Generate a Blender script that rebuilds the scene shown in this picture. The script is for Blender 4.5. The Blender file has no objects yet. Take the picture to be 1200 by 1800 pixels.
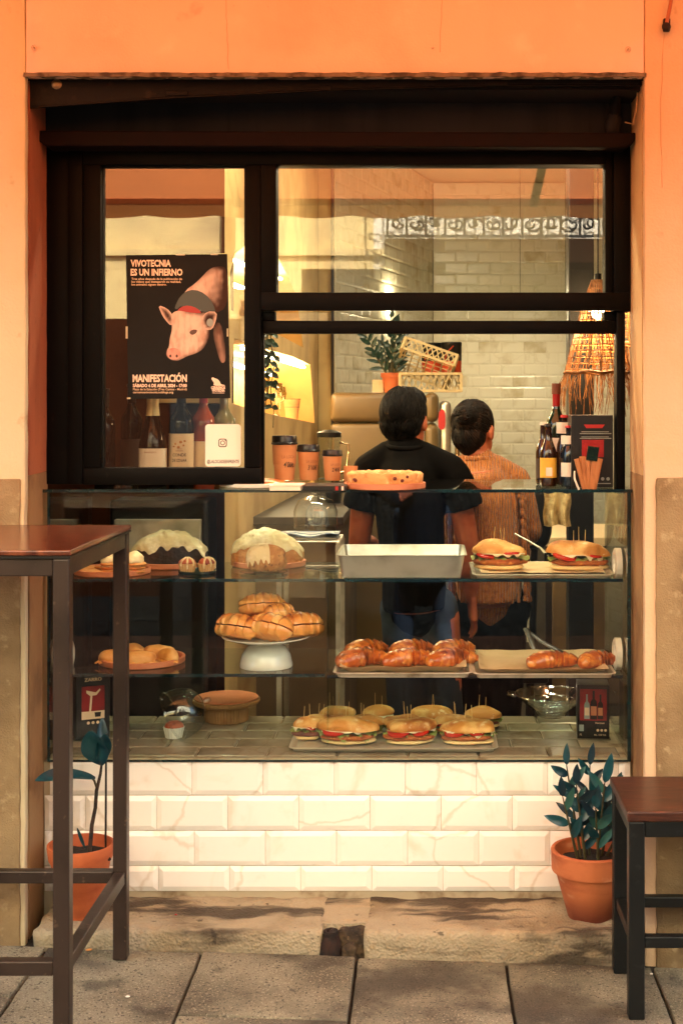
import bpy, bmesh, math, random
from mathutils import Vector, Matrix, noise
RND = random.Random(11)
SC = bpy.context.scene
COL = SC.collection
rad = math.radians

# ------------------------------------------------------------------ camera, sky, sun, exposure
F = 2375.0        # focal length in pixels of the 1800 px high photograph
CH = 1.44         # eye height above the pavement
CY = -3.6
cam_d = bpy.data.cameras.new('camera')
cam = bpy.data.objects.new('camera', cam_d)
COL.objects.link(cam)
cam.location = (0, CY, CH)
cam.rotation_euler = (rad(90), 0, 0)
cam_d.sensor_fit = 'VERTICAL'
cam_d.sensor_height = 36
cam_d.lens = F / 1800 * 36
cam_d.shift_x = -148 / 1800
cam_d.shift_y = -195 / 1800
cam_d.clip_start = 0.05
cam_d.clip_end = 400
cam_d.dof.use_dof = True
cam_d.dof.focus_distance = 3.85
cam_d.dof.aperture_fstop = 9.0
SC.camera = cam

SUN_EL, SUN_AZ = 45.0, 20.0       # azimuth from +Y towards +X
world = bpy.data.worlds.new("World")
SC.world = world
world.use_nodes = True
wn, wl = world.node_tree.nodes, world.node_tree.links
bg = wn['Background']
sky = wn.new('ShaderNodeTexSky')
sky.sky_type = 'NISHITA'
sky.sun_disc = False
sky.sun_elevation = rad(SUN_EL)
sky.sun_rotation = rad(SUN_AZ)
sky.dust_density = 4.0
warm = wn.new('ShaderNodeMix')
warm.data_type = 'RGBA'
warm.blend_type = 'MULTIPLY'
warm.inputs[0].default_value = 1.0
warm.inputs[7].default_value = (1.0, 0.99, 0.93, 1)
wl.new(sky.outputs[0], warm.inputs[6])
wl.new(warm.outputs[2], bg.inputs[0])
bg.inputs[1].default_value = 0.15

sun_d = bpy.data.lights.new('sun', 'SUN')
sun_d.energy = 5.0
sun_d.angle = rad(0.5)
sun_d.color = (1.0, 0.96, 0.89)
sun = bpy.data.objects.new('sun', sun_d)
COL.objects.link(sun)
sv = Vector((math.sin(rad(SUN_AZ)) * math.cos(rad(SUN_EL)), math.cos(rad(SUN_AZ)) * math.cos(rad(SUN_EL)), math.sin(rad(SUN_EL))))
sun.rotation_euler = sv.to_track_quat('Z', 'Y').to_euler()
sun.location = (0, 0, 30)

SC.view_settings.view_transform = 'Standard'
SC.view_settings.look = 'None'
SC.view_settings.gamma = 1
SC.view_settings.exposure = 2.5
SC.view_settings.use_curve_mapping = False
cy = SC.cycles
cy.use_denoising = True
cy.max_bounces = 10
cy.diffuse_bounces = 5
cy.glossy_bounces = 5
cy.transmission_bounces = 6
cy.transparent_max_bounces = 32
cy.caustics_reflective = False
cy.caustics_refractive = False
cy.sample_clamp_indirect = 6

# ------------------------------------------------------------------ helpers
def P(px, py, d):
    return Vector(((px - 748) * d / F, d + CY, CH - (py - 705) * d / F))
def dep(py, z):
    return (CH - z) * F / (py - 705)
def gz(x):
    return -0.033 * (x + 0.8)
def lin(c):
    r = []
    for v in c:
        v /= 255.0
        r.append(v / 12.92 if v <= 0.04045 else ((v + 0.055) / 1.055) ** 2.4)
    return (r[0], r[1], r[2], 1)

MATS = {}
def M(name, base, rough=.5, metal=0, layers=(), bump=(), spec=.5, coat=0, sheen=0, sss=0, sub=None, aniso=0, rnd=True, emit=None, estr=0, world=False, attr=None):
    """layers: (colour, scale, lo, hi, opts) noise / wave / voronoi masks mixed over the base; bump: (kind, scale, strength, stretch)"""
    m = bpy.data.materials.new(name)
    m.use_nodes = True
    nt = m.node_tree
    N, L = nt.nodes, nt.links
    b = N['Principled BSDF']
    tc = N.new('ShaderNodeTexCoord')
    src = tc.outputs['Object']
    if world:
        g = N.new('ShaderNodeNewGeometry')
        src = g.outputs['Position']
    if rnd:
        oi = N.new('ShaderNodeObjectInfo')
        mu = N.new('ShaderNodeMath'); mu.operation = 'MULTIPLY'; mu.inputs[1].default_value = 37.0
        L.new(oi.outputs['Random'], mu.inputs[0])
        ad = N.new('ShaderNodeVectorMath'); ad.operation = 'ADD'
        L.new(src, ad.inputs[0]); L.new(mu.outputs[0], ad.inputs[1])
        src = ad.outputs[0]
    def tex(kind, scale, stretch=(1, 1, 1), detail=5, dist=0.0, src=src):
        mp = N.new('ShaderNodeMapping')
        mp.inputs['Scale'].default_value = stretch
        L.new(src, mp.inputs[0])
        if kind == 'noise':
            t = N.new('ShaderNodeTexNoise'); t.inputs['Scale'].default_value = scale; t.inputs['Detail'].default_value = detail
            t.inputs['Distortion'].default_value = dist
            o = t.outputs[0]
        elif kind == 'vor':
            t = N.new('ShaderNodeTexVoronoi'); t.inputs['Scale'].default_value = scale; o = t.outputs[0]
        elif kind == 'crack':
            t = N.new('ShaderNodeTexVoronoi'); t.feature = 'DISTANCE_TO_EDGE'; t.inputs['Scale'].default_value = scale; o = t.outputs[0]
            nz = N.new('ShaderNodeTexNoise'); nz.inputs['Scale'].default_value = scale * 1.3; nz.inputs['Detail'].default_value = 6
            L.new(mp.outputs[0], nz.inputs['Vector'])
            va = N.new('ShaderNodeMix'); va.data_type = 'RGBA'; va.blend_type = 'ADD'; va.inputs[0].default_value = 0.28
            L.new(mp.outputs[0], va.inputs[6]); L.new(nz.outputs[1], va.inputs[7])
            L.new(va.outputs[2], t.inputs['Vector'])
            return o
        else:
            t = N.new('ShaderNodeTexWave'); t.inputs['Scale'].default_value = scale; t.inputs['Distortion'].default_value = dist
            t.inputs['Detail'].default_value = 3
            t.bands_direction = kind[-1].upper() if kind[-1] in 'xyz' else 'X'
            o = t.outputs[0]
        L.new(mp.outputs[0], t.inputs['Vector'])
        return o
    def ramp(o, lo, hi):
        mr = N.new('ShaderNodeMapRange'); mr.interpolation_type = 'SMOOTHSTEP'
        mr.inputs[1].default_value = lo; mr.inputs[2].default_value = hi
        L.new(o, mr.inputs[0])
        return mr.outputs[0]
    col = None
    cur = base
    for ly in layers:
        c, s, lo, hi = ly[:4]
        op = ly[4] if len(ly) > 4 else {}
        o = tex(op.get('k', 'noise'), s, op.get('st', (1, 1, 1)), op.get('d', 5), op.get('dist', 0))
        f = ramp(o, lo, hi)
        if 'z' in op:      # limit a layer to a height band (z0 full .. z1 none)
            sp = N.new('ShaderNodeSeparateXYZ'); L.new(src if not world else g.outputs['Position'], sp.inputs[0])
            f2 = ramp(sp.outputs[2], op['z'][1], op['z'][0]) if op['z'][1] < op['z'][0] else None
            if f2 is None:
                r0 = ramp(sp.outputs[2], op['z'][0], op['z'][1])
                iv = N.new('ShaderNodeMath'); iv.operation = 'SUBTRACT'; iv.inputs[0].default_value = 1; L.new(r0, iv.inputs[1]); f2 = iv.outputs[0]
            mm = N.new('ShaderNodeMath'); mm.operation = 'MULTIPLY'; L.new(f, mm.inputs[0]); L.new(f2, mm.inputs[1]); f = mm.outputs[0]
        if 'a' in op:
            mm = N.new('ShaderNodeMath'); mm.operation = 'MULTIPLY'; mm.inputs[1].default_value = op['a']; L.new(f, mm.inputs[0]); f = mm.outputs[0]
        mx = N.new('ShaderNodeMix'); mx.data_type = 'RGBA'
        L.new(f, mx.inputs[0])
        if col is None:
            mx.inputs[6].default_value = base
        else:
            L.new(col, mx.inputs[6])
        mx.inputs[7].default_value = c
        col = mx.outputs[2]
    if attr:
        at = N.new('ShaderNodeAttribute'); at.attribute_name = attr[0]
        mx = N.new('ShaderNodeMix'); mx.data_type = 'RGBA'
        L.new(ramp(at.outputs['Fac'], attr[2], attr[3]), mx.inputs[0])
        if col is None: mx.inputs[6].default_value = base
        else: L.new(col, mx.inputs[6])
        mx.inputs[7].default_value = attr[1]
        col = mx.outputs[2]
    if col is None:
        b.inputs['Base Color'].default_value = base
    else:
        L.new(col, b.inputs['Base Color'])
    b.inputs['Roughness'].default_value = rough
    b.inputs['Metallic'].default_value = metal
    b.inputs['Specular IOR Level'].default_value = spec
    b.inputs['Coat Weight'].default_value = coat
    b.inputs['Coat Roughness'].default_value = .08
    if sheen:
        b.inputs['Sheen Weight'].default_value = sheen
    if sss:
        b.inputs['Subsurface Weight'].default_value = sss
        b.inputs['Subsurface Radius'].default_value = sub or (1, .4, .2)
        b.inputs['Subsurface Scale'].default_value = .004
    if emit:
        b.inputs['Emission Color'].default_value = emit
        b.inputs['Emission Strength'].default_value = estr
    prev = None
    for bp in bump:
        k, s, st = bp[:3]
        stv = bp[3] if len(bp) > 3 else (1, 1, 1)
        di = bp[4] if len(bp) > 4 else 0
        o = tex(k, s, stv, 6, di)
        bn = N.new('ShaderNodeBump')
        bn.inputs['Strength'].default_value = min(1, st)
        bn.inputs['Distance'].default_value = 0.004 * max(1, st)
        L.new(o, bn.inputs['Height'])
        if prev is not None:
            L.new(prev, bn.inputs['Normal'])
        prev = bn.outputs[0]
    if prev is not None:
        L.new(prev, b.inputs['Normal'])
    MATS[name] = m
    return m

def glass_mat(name, tint, r0=.045, rough=0.0, dirt=0):
    m = bpy.data.materials.new(name); m.use_nodes = True
    N, L = m.node_tree.nodes, m.node_tree.links
    N.remove(N['Principled BSDF'])
    out = N['Material Output']
    lw = N.new('ShaderNodeLayerWeight'); lw.inputs[0].default_value = .5
    p = N.new('ShaderNodeMath'); p.operation = 'POWER'; p.inputs[1].default_value = 5; L.new(lw.outputs['Facing'], p.inputs[0])
    ma = N.new('ShaderNodeMath'); ma.operation = 'MULTIPLY_ADD'; ma.inputs[1].default_value = 1 - r0; ma.inputs[2].default_value = r0; L.new(p.outputs[0], ma.inputs[0])
    t = N.new('ShaderNodeBsdfTransparent'); t.inputs[0].default_value = tint
    gl = N.new('ShaderNodeBsdfGlossy'); gl.inputs['Roughness'].default_value = rough
    mx = N.new('ShaderNodeMixShader')
    L.new(ma.outputs[0], mx.inputs[0]); L.new(t.outputs[0], mx.inputs[1]); L.new(gl.outputs[0], mx.inputs[2])
    last = mx.outputs[0]
    if dirt:      # faint dust and wiped smears
        tc = N.new('ShaderNodeTexCoord'); mp = N.new('ShaderNodeMapping'); mp.inputs['Scale'].default_value = (1, 1, .25)
        L.new(tc.outputs['Object'], mp.inputs[0])
        nz = N.new('ShaderNodeTexNoise'); nz.inputs['Scale'].default_value = 9; nz.inputs['Detail'].default_value = 8
        L.new(mp.outputs[0], nz.inputs['Vector'])
        mr = N.new('ShaderNodeMapRange'); mr.inputs[1].default_value = .5; mr.inputs[2].default_value = .8; mr.inputs[4].default_value = dirt
        L.new(nz.outputs[0], mr.inputs[0])
        df = N.new('ShaderNodeBsdfDiffuse'); df.inputs[0].default_value = (.7, .66, .55, 1)
        m2 = N.new('ShaderNodeMixShader'); L.new(mr.outputs[0], m2.inputs[0]); L.new(last, m2.inputs[1]); L.new(df.outputs[0], m2.inputs[2])
        last = m2.outputs[0]
    L.new(last, out.inputs[0])
    MATS[name] = m
    return m

def emit_mat(name, col, s):
    m = bpy.data.materials.new(name); m.use_nodes = True
    N, L = m.node_tree.nodes, m.node_tree.links
    N.remove(N['Principled BSDF'])
    e = N.new('ShaderNodeEmission'); e.inputs[0].default_value = col; e.inputs[1].default_value = s
    L.new(e.outputs[0], N['Material Output'].inputs[0])
    MATS[name] = m
    return m

def cloth_mat(name, col, trans):
    m = bpy.data.materials.new(name); m.use_nodes = True
    N, L = m.node_tree.nodes, m.node_tree.links
    N.remove(N['Principled BSDF'])
    d = N.new('ShaderNodeBsdfDiffuse'); d.inputs[0].default_value = col
    t = N.new('ShaderNodeBsdfTranslucent'); t.inputs[0].default_value = col
    mx = N.new('ShaderNodeMixShader'); mx.inputs[0].default_value = trans
    L.new(d.outputs[0], mx.inputs[1]); L.new(t.outputs[0], mx.inputs[2])
    L.new(mx.outputs[0], N['Material Output'].inputs[0])
    MATS[name] = m
    return m

def world_loc(o):
    v = Vector((0, 0, 0))
    while o is not None:
        v = v + o.location
        o = o.parent
    return v

class MB:
    def __init__(s):
        s.v = []; s.f = []
    def add(s, vs, fs):
        n = len(s.v)
        s.v += [Vector(v) for v in vs]
        s.f += [tuple(i + n for i in f) for f in fs]
        return s
    def box(s, x0, x1, y0, y1, z0, z1):
        vs = [(x, y, z) for z in (z0, z1) for y in (y0, y1) for x in (x0, x1)]
        return s.add(vs, [(0, 2, 3, 1), (4, 5, 7, 6), (0, 1, 5, 4), (2, 6, 7, 3), (0, 4, 6, 2), (1, 3, 7, 5)])
    def obox(s, c, half, mat):
        c = Vector(c)
        vs = [c + mat @ Vector((x * half[0], y * half[1], z * half[2])) for z in (-1, 1) for y in (-1, 1) for x in (-1, 1)]
        return s.add(vs, [(0, 2, 3, 1), (4, 5, 7, 6), (0, 1, 5, 4), (2, 6, 7, 3), (0, 4, 6, 2), (1, 3, 7, 5)])
    def bar(s, p0, p1, w, h):
        p0, p1 = Vector(p0), Vector(p1)
        d = (p1 - p0); l = d.length; d.normalize()
        u = Vector((0, 0, 1)) if abs(d.z) < .9 else Vector((0, 1, 0))
        sd = d.cross(u).normalized(); u = sd.cross(d)
        return s.obox((p0 + p1) / 2, (w / 2, l / 2, h / 2), Matrix((sd, d, u)).transposed())
    def sweep(s, path, radii, seg=8, cap=True, n0=None):
        path = [Vector(p) for p in path]
        n = len(path)
        t0 = (path[1] - path[0]).normalized()
        nn = n0 or (Vector((0, 0, 1)) if abs(t0.z) < .9 else Vector((1, 0, 0)))
        nn = (nn - t0 * nn.dot(t0)).normalized()
        vs, fs = [], []
        for i, p in enumerate(path):
            t = (path[min(i + 1, n - 1)] - path[max(i - 1, 0)]).normalized()
            nn = (nn - t * nn.dot(t)).normalized()
            bb = t.cross(nn)
            r = radii[i] if isinstance(radii, (list, tuple)) else radii
            ra, rb = r if isinstance(r, (list, tuple)) else (r, r)
            for k in range(seg):
                a = 2 * math.pi * k / seg
                vs.append(p + nn * math.cos(a) * ra + bb * math.sin(a) * rb)
        for i in range(n - 1):
            for k in range(seg):
                k2 = (k + 1) % seg
                fs.append((i * seg + k, i * seg + k2, (i + 1) * seg + k2, (i + 1) * seg + k))
        if cap:
            fs.append(tuple(range(seg - 1, -1, -1)))
            fs.append(tuple((n - 1) * seg + k for k in range(seg)))
        return s.add(vs, fs)
    def tube(s, p0, p1, r0, r1=None, seg=8):
        return s.sweep([p0, p1], [r0, r0 if r1 is None else r1], seg)
    def lathe(s, prof, c, seg=24, m=None, flute=0, nfl=0):
        c = Vector(c); vs, fs, rows = [], [], []
        for (r, z) in prof:
            if r < 1e-6:
                vs.append(Vector((0, 0, z))); rows.append([len(vs) - 1] * seg)
            else:
                row = []
                for k in range(seg):
                    a = 2 * math.pi * k / seg
                    rr = r + (flute * (1 if k % 2 else -1))
                    vs.append(Vector((rr * math.cos(a), rr * math.sin(a), z))); row.append(len(vs) - 1)
                rows.append(row)
        for a, b in zip(rows, rows[1:]):
            for k in range(seg):
                k2 = (k + 1) % seg
                f = []
                for i in (a[k], a[k2], b[k2], b[k]):
                    if i not in f:
                        f.append(i)
                if len(f) > 2:
                    fs.append(tuple(f))
        if m is not None:
            vs = [m @ v for v in vs]
        return s.add([c + v for v in vs], fs)
    def prism(s, poly, y0, y1):
        n = len(poly)
        vs = [(x, y0, z) for x, z in poly] + [(x, y1, z) for x, z in poly]
        fs = [tuple(range(n)), tuple(range(2 * n - 1, n - 1, -1))]
        fs += [(i, i + n, (i + 1) % n + n, (i + 1) % n) for i in range(n)]
        return s.add(vs, fs)
    def prismz(s, poly, z0, z1):
        n = len(poly)
        vs = [(x, y, z0) for x, y in poly] + [(x, y, z1) for x, y in poly]
        fs = [tuple(range(n - 1, -1, -1)), tuple(range(n, 2 * n))]
        fs += [(i, (i + 1) % n, (i + 1) % n + n, i + n) for i in range(n)]
        return s.add(vs, fs)
    def blob(s, c, r, seg=16, rings=10, amp=0, ns=20, floor=None, m=None, pw=1.0, seed=0):
        c = Vector(c); vs, fs = [], []
        rx, ry, rz = r
        def pt(th, ph):
            x, y, z = math.sin(th) * math.cos(ph), math.sin(th) * math.sin(ph), math.cos(th)
            if pw != 1.0:
                f = (abs(x) ** pw + abs(y) ** pw + abs(z) ** pw) ** (-1 / pw)
                x, y, z = x * f, y * f, z * f
            v = Vector((x * rx, y * ry, z * rz))
            if amp:
                v *= 1 + amp * noise.noise((c * 13.7 + v) * ns + Vector((seed, 0, 0))) 
            if floor is not None and v.z < -floor:
                v.z = -floor + (v.z + floor) * .08
            return (m @ v if m is not None else v) + c
        vs.append(pt(0, 0))
        for i in range(1, rings):
            for k in range(seg):
                vs.append(pt(math.pi * i / rings, 2 * math.pi * k / seg))
        vs.append(pt(math.pi, 0))
        for k in range(seg):
            fs.append((0, 1 + k, 1 + (k + 1) % seg))
        for i in range(rings - 2):
            for k in range(seg):
                a = 1 + i * seg
                fs.append((a + k, a + seg + k, a + seg + (k + 1) % seg, a + (k + 1) % seg))
        a = 1 + (rings - 2) * seg
        for k in range(seg):
            fs.append((a + k, len(vs) - 1, a + (k + 1) % seg))
        return s.add(vs, fs)
    def sheet(s, fn, nu, nv):
        vs = [fn(i / nu, j / nv) for j in range(nv + 1) for i in range(nu + 1)]
        fs = [(j * (nu + 1) + i, j * (nu + 1) + i + 1, (j + 1) * (nu + 1) + i + 1, (j + 1) * (nu + 1) + i) for j in range(nv) for i in range(nu)]
        return s.add(vs, fs)
    def build(s, name, mat, parent=None, smooth=None, bevel=0, bseg=2, sub=0, amp=0, ns=30, fix=False, attr=None):
        me = bpy.data.meshes.new(name)
        off = world_loc(parent) if parent is not None else Vector((0, 0, 0))
        me.from_pydata([v - off for v in s.v], [], s.f)
        if bevel or sub or fix:
            bm = bmesh.new(); bm.from_mesh(me)
            if bevel:
                es = [e for e in bm.edges if len(e.link_faces) == 2 and e.calc_face_angle(0) > rad(30)]
                bmesh.ops.bevel(bm, geom=es, offset=bevel, segments=bseg, affect='EDGES', clamp_overlap=True, profile=.5)
            if sub:
                for _ in range(9):
                    es = [e for e in bm.edges if e.calc_length() > sub]
                    if not es:
                        break
                    bmesh.ops.subdivide_edges(bm, edges=es, cuts=1, use_grid_fill=True)
                for v in bm.verts:
                    w = v.co + off
                    v.co += amp * noise.noise_vector(w * ns)
            if fix:
                bmesh.ops.recalc_face_normals(bm, faces=bm.faces[:])
            bm.to_mesh(me); bm.free()
        if attr:
            at = me.attributes.new(attr[0], 'FLOAT', 'POINT')
            at.data.foreach_set('value', attr[1])
        if smooth is not None:
            for p in me.polygons:
                p.use_smooth = True
            me.set_sharp_from_angle(angle=rad(smooth))
        if isinstance(mat, str):
            mat = MATS[mat]
        me.materials.append(mat)
        o = bpy.data.objects.new(name, me)
        COL.objects.link(o)
        if parent is not None:
            o.parent = parent
        return o

def tag(o, label=None, cat=None, group=None, kind=None):
    if label: o['label'] = label
    if cat: o['category'] = cat
    if group: o['group'] = group
    if kind: o['kind'] = kind
    return o
def thing(name, label, cat, loc=(0, 0, 0), group=None, kind=None):
    o = bpy.data.objects.new(name, None)
    COL.objects.link(o)
    o.location = loc
    o.empty_display_size = .05
    return tag(o, label, cat, group, kind)
def dup(root, loc, rz=0, label=None, sc=None):
    r = root.copy(); COL.objects.link(r); r.location = loc
    r.rotation_euler = (0, 0, rz)
    if sc: r.scale = (sc, sc, sc) if not isinstance(sc, tuple) else sc
    if label: r['label'] = label
    for ch in list(root.children):
        c = ch.copy(); COL.objects.link(c); c.parent = r
        for g in list(ch.children):
            d = g.copy(); COL.objects.link(d); d.parent = c
    return r
def inst(o, parent, loc=None):
    c = o.copy(); COL.objects.link(c); c.parent = parent
    if loc is not None: c.location = loc
    return c
def text(body, mat, parent, p, w=None, h=.01, bold=0, name='lettering', align='LEFT', thick=.0003, m=None, italic=0):
    """flat raised lettering facing -Y: p = left baseline (or centre) point, h = cap height, w = width"""
    cu = bpy.data.curves.new(name, 'FONT')
    cu.body = body; cu.size = 1; cu.offset = bold; cu.resolution_u = 2
    tmp = bpy.data.objects.new('tmp', cu)
    me = bpy.data.meshes.new_from_object(tmp)
    bpy.data.objects.remove(tmp); bpy.data.curves.remove(cu)
    xs = [v.co.x for v in me.vertices]
    x0, x1 = min(xs), max(xs)
    sy = h / .72
    sx = (w / (x1 - x0)) if w else sy
    off = world_loc(parent)
    p = Vector(p)
    for v in me.vertices:
        x = (v.co.x - x0) * sx
        if align == 'CENTER': x -= (x1 - x0) * sx / 2
        y = v.co.y * sy
        q = Vector((x + italic * y, 0, y))
        if m is not None: q = m @ q
        v.co = p + q - off
    me.materials.clear()
    me.materials.append(MATS[mat] if isinstance(mat, str) else mat)
    o = bpy.data.objects.new(name, me)
    COL.objects.link(o); o.parent = parent
    return o
# ------------------------------------------------------------------ materials of the setting
M('wall_paint', lin((230, 198, 172)), .85, layers=[(lin((214, 180, 152)), 3, .45, .75), (lin((236, 208, 184)), 9, .55, .8), (lin((160, 124, 92)), 60, .68, .8, {'a': .5}), (lin((170, 134, 104)), 1.8, .54, .78, {'st': (1, 1, .25), 'a': .45}), (lin((150, 116, 90)), 7, .66, .76, {'a': .4})], bump=[('noise', 14, .35), ('noise', 160, .18)], world=True, rnd=False)
M('pier_paint', lin((204, 190, 156)), .88, layers=[(lin((204, 184, 146)), 4, .45, .7), (lin((170, 142, 104)), 22, .62, .8, {'a': .6}), (lin((120, 92, 62)), 2.2, .6, .8, {'st': (1, 1, .3), 'a': .5})], bump=[('noise', 12, .7), ('noise', 130, .4)], world=True, rnd=False)
M('pier_peach', lin((212, 182, 148)), .88, layers=[(lin((210, 176, 138)), 4, .45, .7), (lin((172, 136, 100)), 22, .64, .8, {'a': .5}), (lin((130, 98, 70)), 2.0, .6, .8, {'st': (1, 1, .3), 'a': .4})], bump=[('noise', 12, .6), ('noise', 130, .3)], world=True, rnd=False)
M('dado_render', lin((152, 128, 92)), .92, layers=[(lin((126, 102, 70)), 6, .4, .7), (lin((174, 152, 114)), 30, .55, .75), (lin((90, 68, 44)), 3, .58, .78, {'st': (1.4, 1, .5), 'a': .7}), (lin((60, 48, 34)), 5, .4, .6, {'z': (.0, .35), 'a': .6})], bump=[('noise', 40, .8), ('noise', 220, .7)], world=True, rnd=False)
M('plaster_grey', lin((120, 104, 84)), .9, layers=[(lin((70, 58, 46)), 30, .45, .65)], bump=[('noise', 90, .8)], world=True, rnd=False)
M('jamb_orange', lin((178, 104, 68)), .75, layers=[(lin((150, 84, 56)), 5, .45, .7, {'st': (1, 1, .2)}), (lin((120, 70, 48)), 30, .62, .75, {'a': .5})], bump=[('noise', 60, .25)], world=True, rnd=False)
M('jamb_cream', lin((206, 168, 120)), .75, layers=[(lin((184, 146, 102)), 5, .45, .7, {'st': (1, 1, .2)}), (lin((130, 96, 66)), 30, .64, .75, {'a': .5})], bump=[('noise', 60, .25)], world=True, rnd=False)
M('jamb_low', lin((160, 122, 80)), .8, layers=[(lin((130, 96, 62)), 6, .45, .7)], bump=[('noise', 60, .3)], world=True, rnd=False)
M('crack_line', lin((186, 136, 100)), .95)
M('crack', lin((26, 18, 14)), .95)
M('old_metal', lin((11, 10, 10)), .6, spec=.2, layers=[(lin((36, 28, 22)), 30, .62, .75)], bump=[('noise', 80, .3)])
M('fascia', lin((44, 48, 52)), .85, spec=.2, layers=[(lin((36, 40, 44)), 4, .4, .7, {'st': (3, 1, .15)}), (lin((24, 26, 28)), 8, .55, .8, {'st': (4, 1, .2), 'a': .6})], bump=[('noise', 40, .2)])
M('ledge', lin((22, 8, 7)), .7, spec=.15, layers=[(lin((16, 7, 6)), 9, .4, .7)], bump=[('noise', 60, .1)])
M('frame_black', lin((9, 8, 8)), .5, layers=[(lin((15, 13, 12)), 8, .5, .75), (lin((34, 29, 25)), 50, .66, .75, {'a': .5})], bump=[('noise', 120, .06)], spec=.08)
M('rubber', lin((14, 13, 12)), .8)
M('screw', lin((150, 130, 100)), .4, .8)
M('rust', lin((46, 27, 17)), .9, layers=[(lin((22, 16, 12)), 25, .4, .65)], bump=[('noise', 90, 1)])
M('slab', lin((136, 130, 108)), .9, layers=[(lin((96, 89, 72)), 4, .4, .7), (lin((176, 166, 140)), 210, .56, .66, {'a': .8}), (lin((44, 39, 31)), 150, .57, .66, {'a': .85}), (lin((54, 47, 38)), 2.4, .50, .66, {'a': .8}), (lin((44, 38, 30)), 7, .60, .72, {'a': .6}), (lin((128, 120, 98)), 9, .62, .75, {'a': .6}), (lin((50, 44, 36)), 14, .68, .76, {'a': .6})], bump=[('noise', 260, .6), ('noise', 30, .35)], world=True)
M('mortar', lin((44, 38, 30)), .95, layers=[(lin((28, 24, 20)), 20, .4, .7)], bump=[('noise', 90, .6)])
M('step_stone', lin((164, 151, 124)), .9, layers=[(lin((122, 106, 80)), 5, .4, .7), (lin((160, 142, 110)), 60, .56, .72), (lin((44, 32, 22)), 3.2, .50, .60, {'st': (.6, 3, 3), 'a': .85, 'd': 10, 'dist': .15}), (lin((176, 156, 122)), 9, .6, .72, {'st': (.7, 2, 2), 'a': .6}), (lin((40, 32, 24)), 40, .64, .74, {'a': .7})], bump=[('noise', 60, 1), ('vor', 130, .8)], world=True)
M('step_broken', lin((84, 68, 48)), .95, layers=[(lin((36, 28, 20)), 22, .4, .65), (lin((128, 104, 70)), 70, .6, .75)], bump=[('vor', 70, 1.5), ('noise', 60, 1)], world=True)
M('tile', lin((242, 239, 231)), .16, layers=[(lin((216, 202, 174)), 5, .56, .76, {'dist': 1.5, 'a': .45}), (lin((200, 178, 140)), 16, .60, .85, {'a': .35}), (lin((186, 160, 118)), 2.2, .016, .0, {'k': 'crack', 'a': .32}), (lin((160, 124, 80)), 11, .70, .80, {'st': (1, 1, .5), 'a': .4})], bump=[('noise', 14, .05)])
M('tile_floor', lin((142, 131, 110)), .22, layers=[(lin((118, 106, 84)), 7, .5, .7), (lin((120, 104, 80)), 4.0, .03, .0, {'k': 'crack', 'a': .5})])
M('grout', lin((176, 162, 134)), .9, layers=[(lin((120, 98, 70)), 12, .5, .7)])
M('tile_in', lin((230, 224, 202)), .2, layers=[(lin((196, 182, 146)), 6, .5, .75), (lin((170, 152, 112)), 4, .025, .0, {'k': 'crack', 'a': .22})])
M('grout_in', lin((222, 214, 190)), .9)
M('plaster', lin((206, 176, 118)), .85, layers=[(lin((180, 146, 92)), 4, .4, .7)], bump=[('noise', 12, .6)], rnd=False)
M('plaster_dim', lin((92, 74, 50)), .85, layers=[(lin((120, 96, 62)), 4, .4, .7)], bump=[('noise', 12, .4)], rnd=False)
M('ceiling', lin((190, 178, 150)), .9)
M('floor_in', lin((40, 32, 26)), .6, layers=[(lin((50, 40, 30)), 6, .4, .7)])
M('dark_wood', lin((40, 28, 20)), .5, layers=[(lin((26, 18, 14)), 6, .4, .7, {'st': (1, 1, 8)})])
M('road_brick', lin((64, 46, 36)), .85, spec=.06, layers=[(lin((50, 36, 30)), 9, .15, .4, {'k': 'wavex', 'dist': .6}), (lin((46, 34, 28)), 4, .15, .3, {'k': 'wavey', 'dist': .6, 'a': .5}), (lin((70, 50, 40)), 3, .4, .7)], rnd=False)  # colour kept very dark in place of shade lying on the street
M('far_ground', lin((70, 64, 56)), .9, spec=.05, rnd=False)
M('opp_cream', lin((218, 190, 128)), .9, layers=[(lin((186, 160, 112)), 2, .4, .7), (lin((140, 116, 80)), 8, .6, .8, {'a': .5})], bump=[('noise', 20, .4)])
M('opp_brown', lin((50, 26, 14)), .9, spec=.04, layers=[(lin((38, 20, 11)), 2, .4, .7)])  # brown darkened to stand for shade low on the opposite front
M('opp_white', lin((226, 216, 194)), .85, layers=[(lin((198, 186, 160)), 2, .4, .7)])
M('granite', lin((34, 36, 36)), .8, spec=.05, layers=[(lin((16, 18, 18)), 40, .45, .6), (lin((64, 64, 60)), 60, .6, .7)])  # grey darkened too, in place of shade across the street
M('opp_beige', lin((120, 102, 72)), .85, layers=[(lin((96, 80, 56)), 9, .45, .7)])
M('iron', lin((22, 20, 19)), .6, .4)
glass_mat('win_glass', (.93, .93, .90, 1), .085, 0, .0)
glass_mat('case_glass', (.955, .98, .97, 1), .032, 0, 0)
glass_mat('shelf_glass', (.86, .93, .91, 1), .045, 0, 0)
glass_mat('ware_glass', (.93, .965, .97, 1), .12, 0, 0)
M('glass_edge', lin((16, 44, 48)), .12, layers=[(lin((8, 26, 32)), 30, .4, .7)], spec=.7)
cloth_mat('awning_cloth', (.92, .29, .095, 1), .54)
cloth_mat('valance_cloth', (.80, .36, .13, 1), .55)

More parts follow.
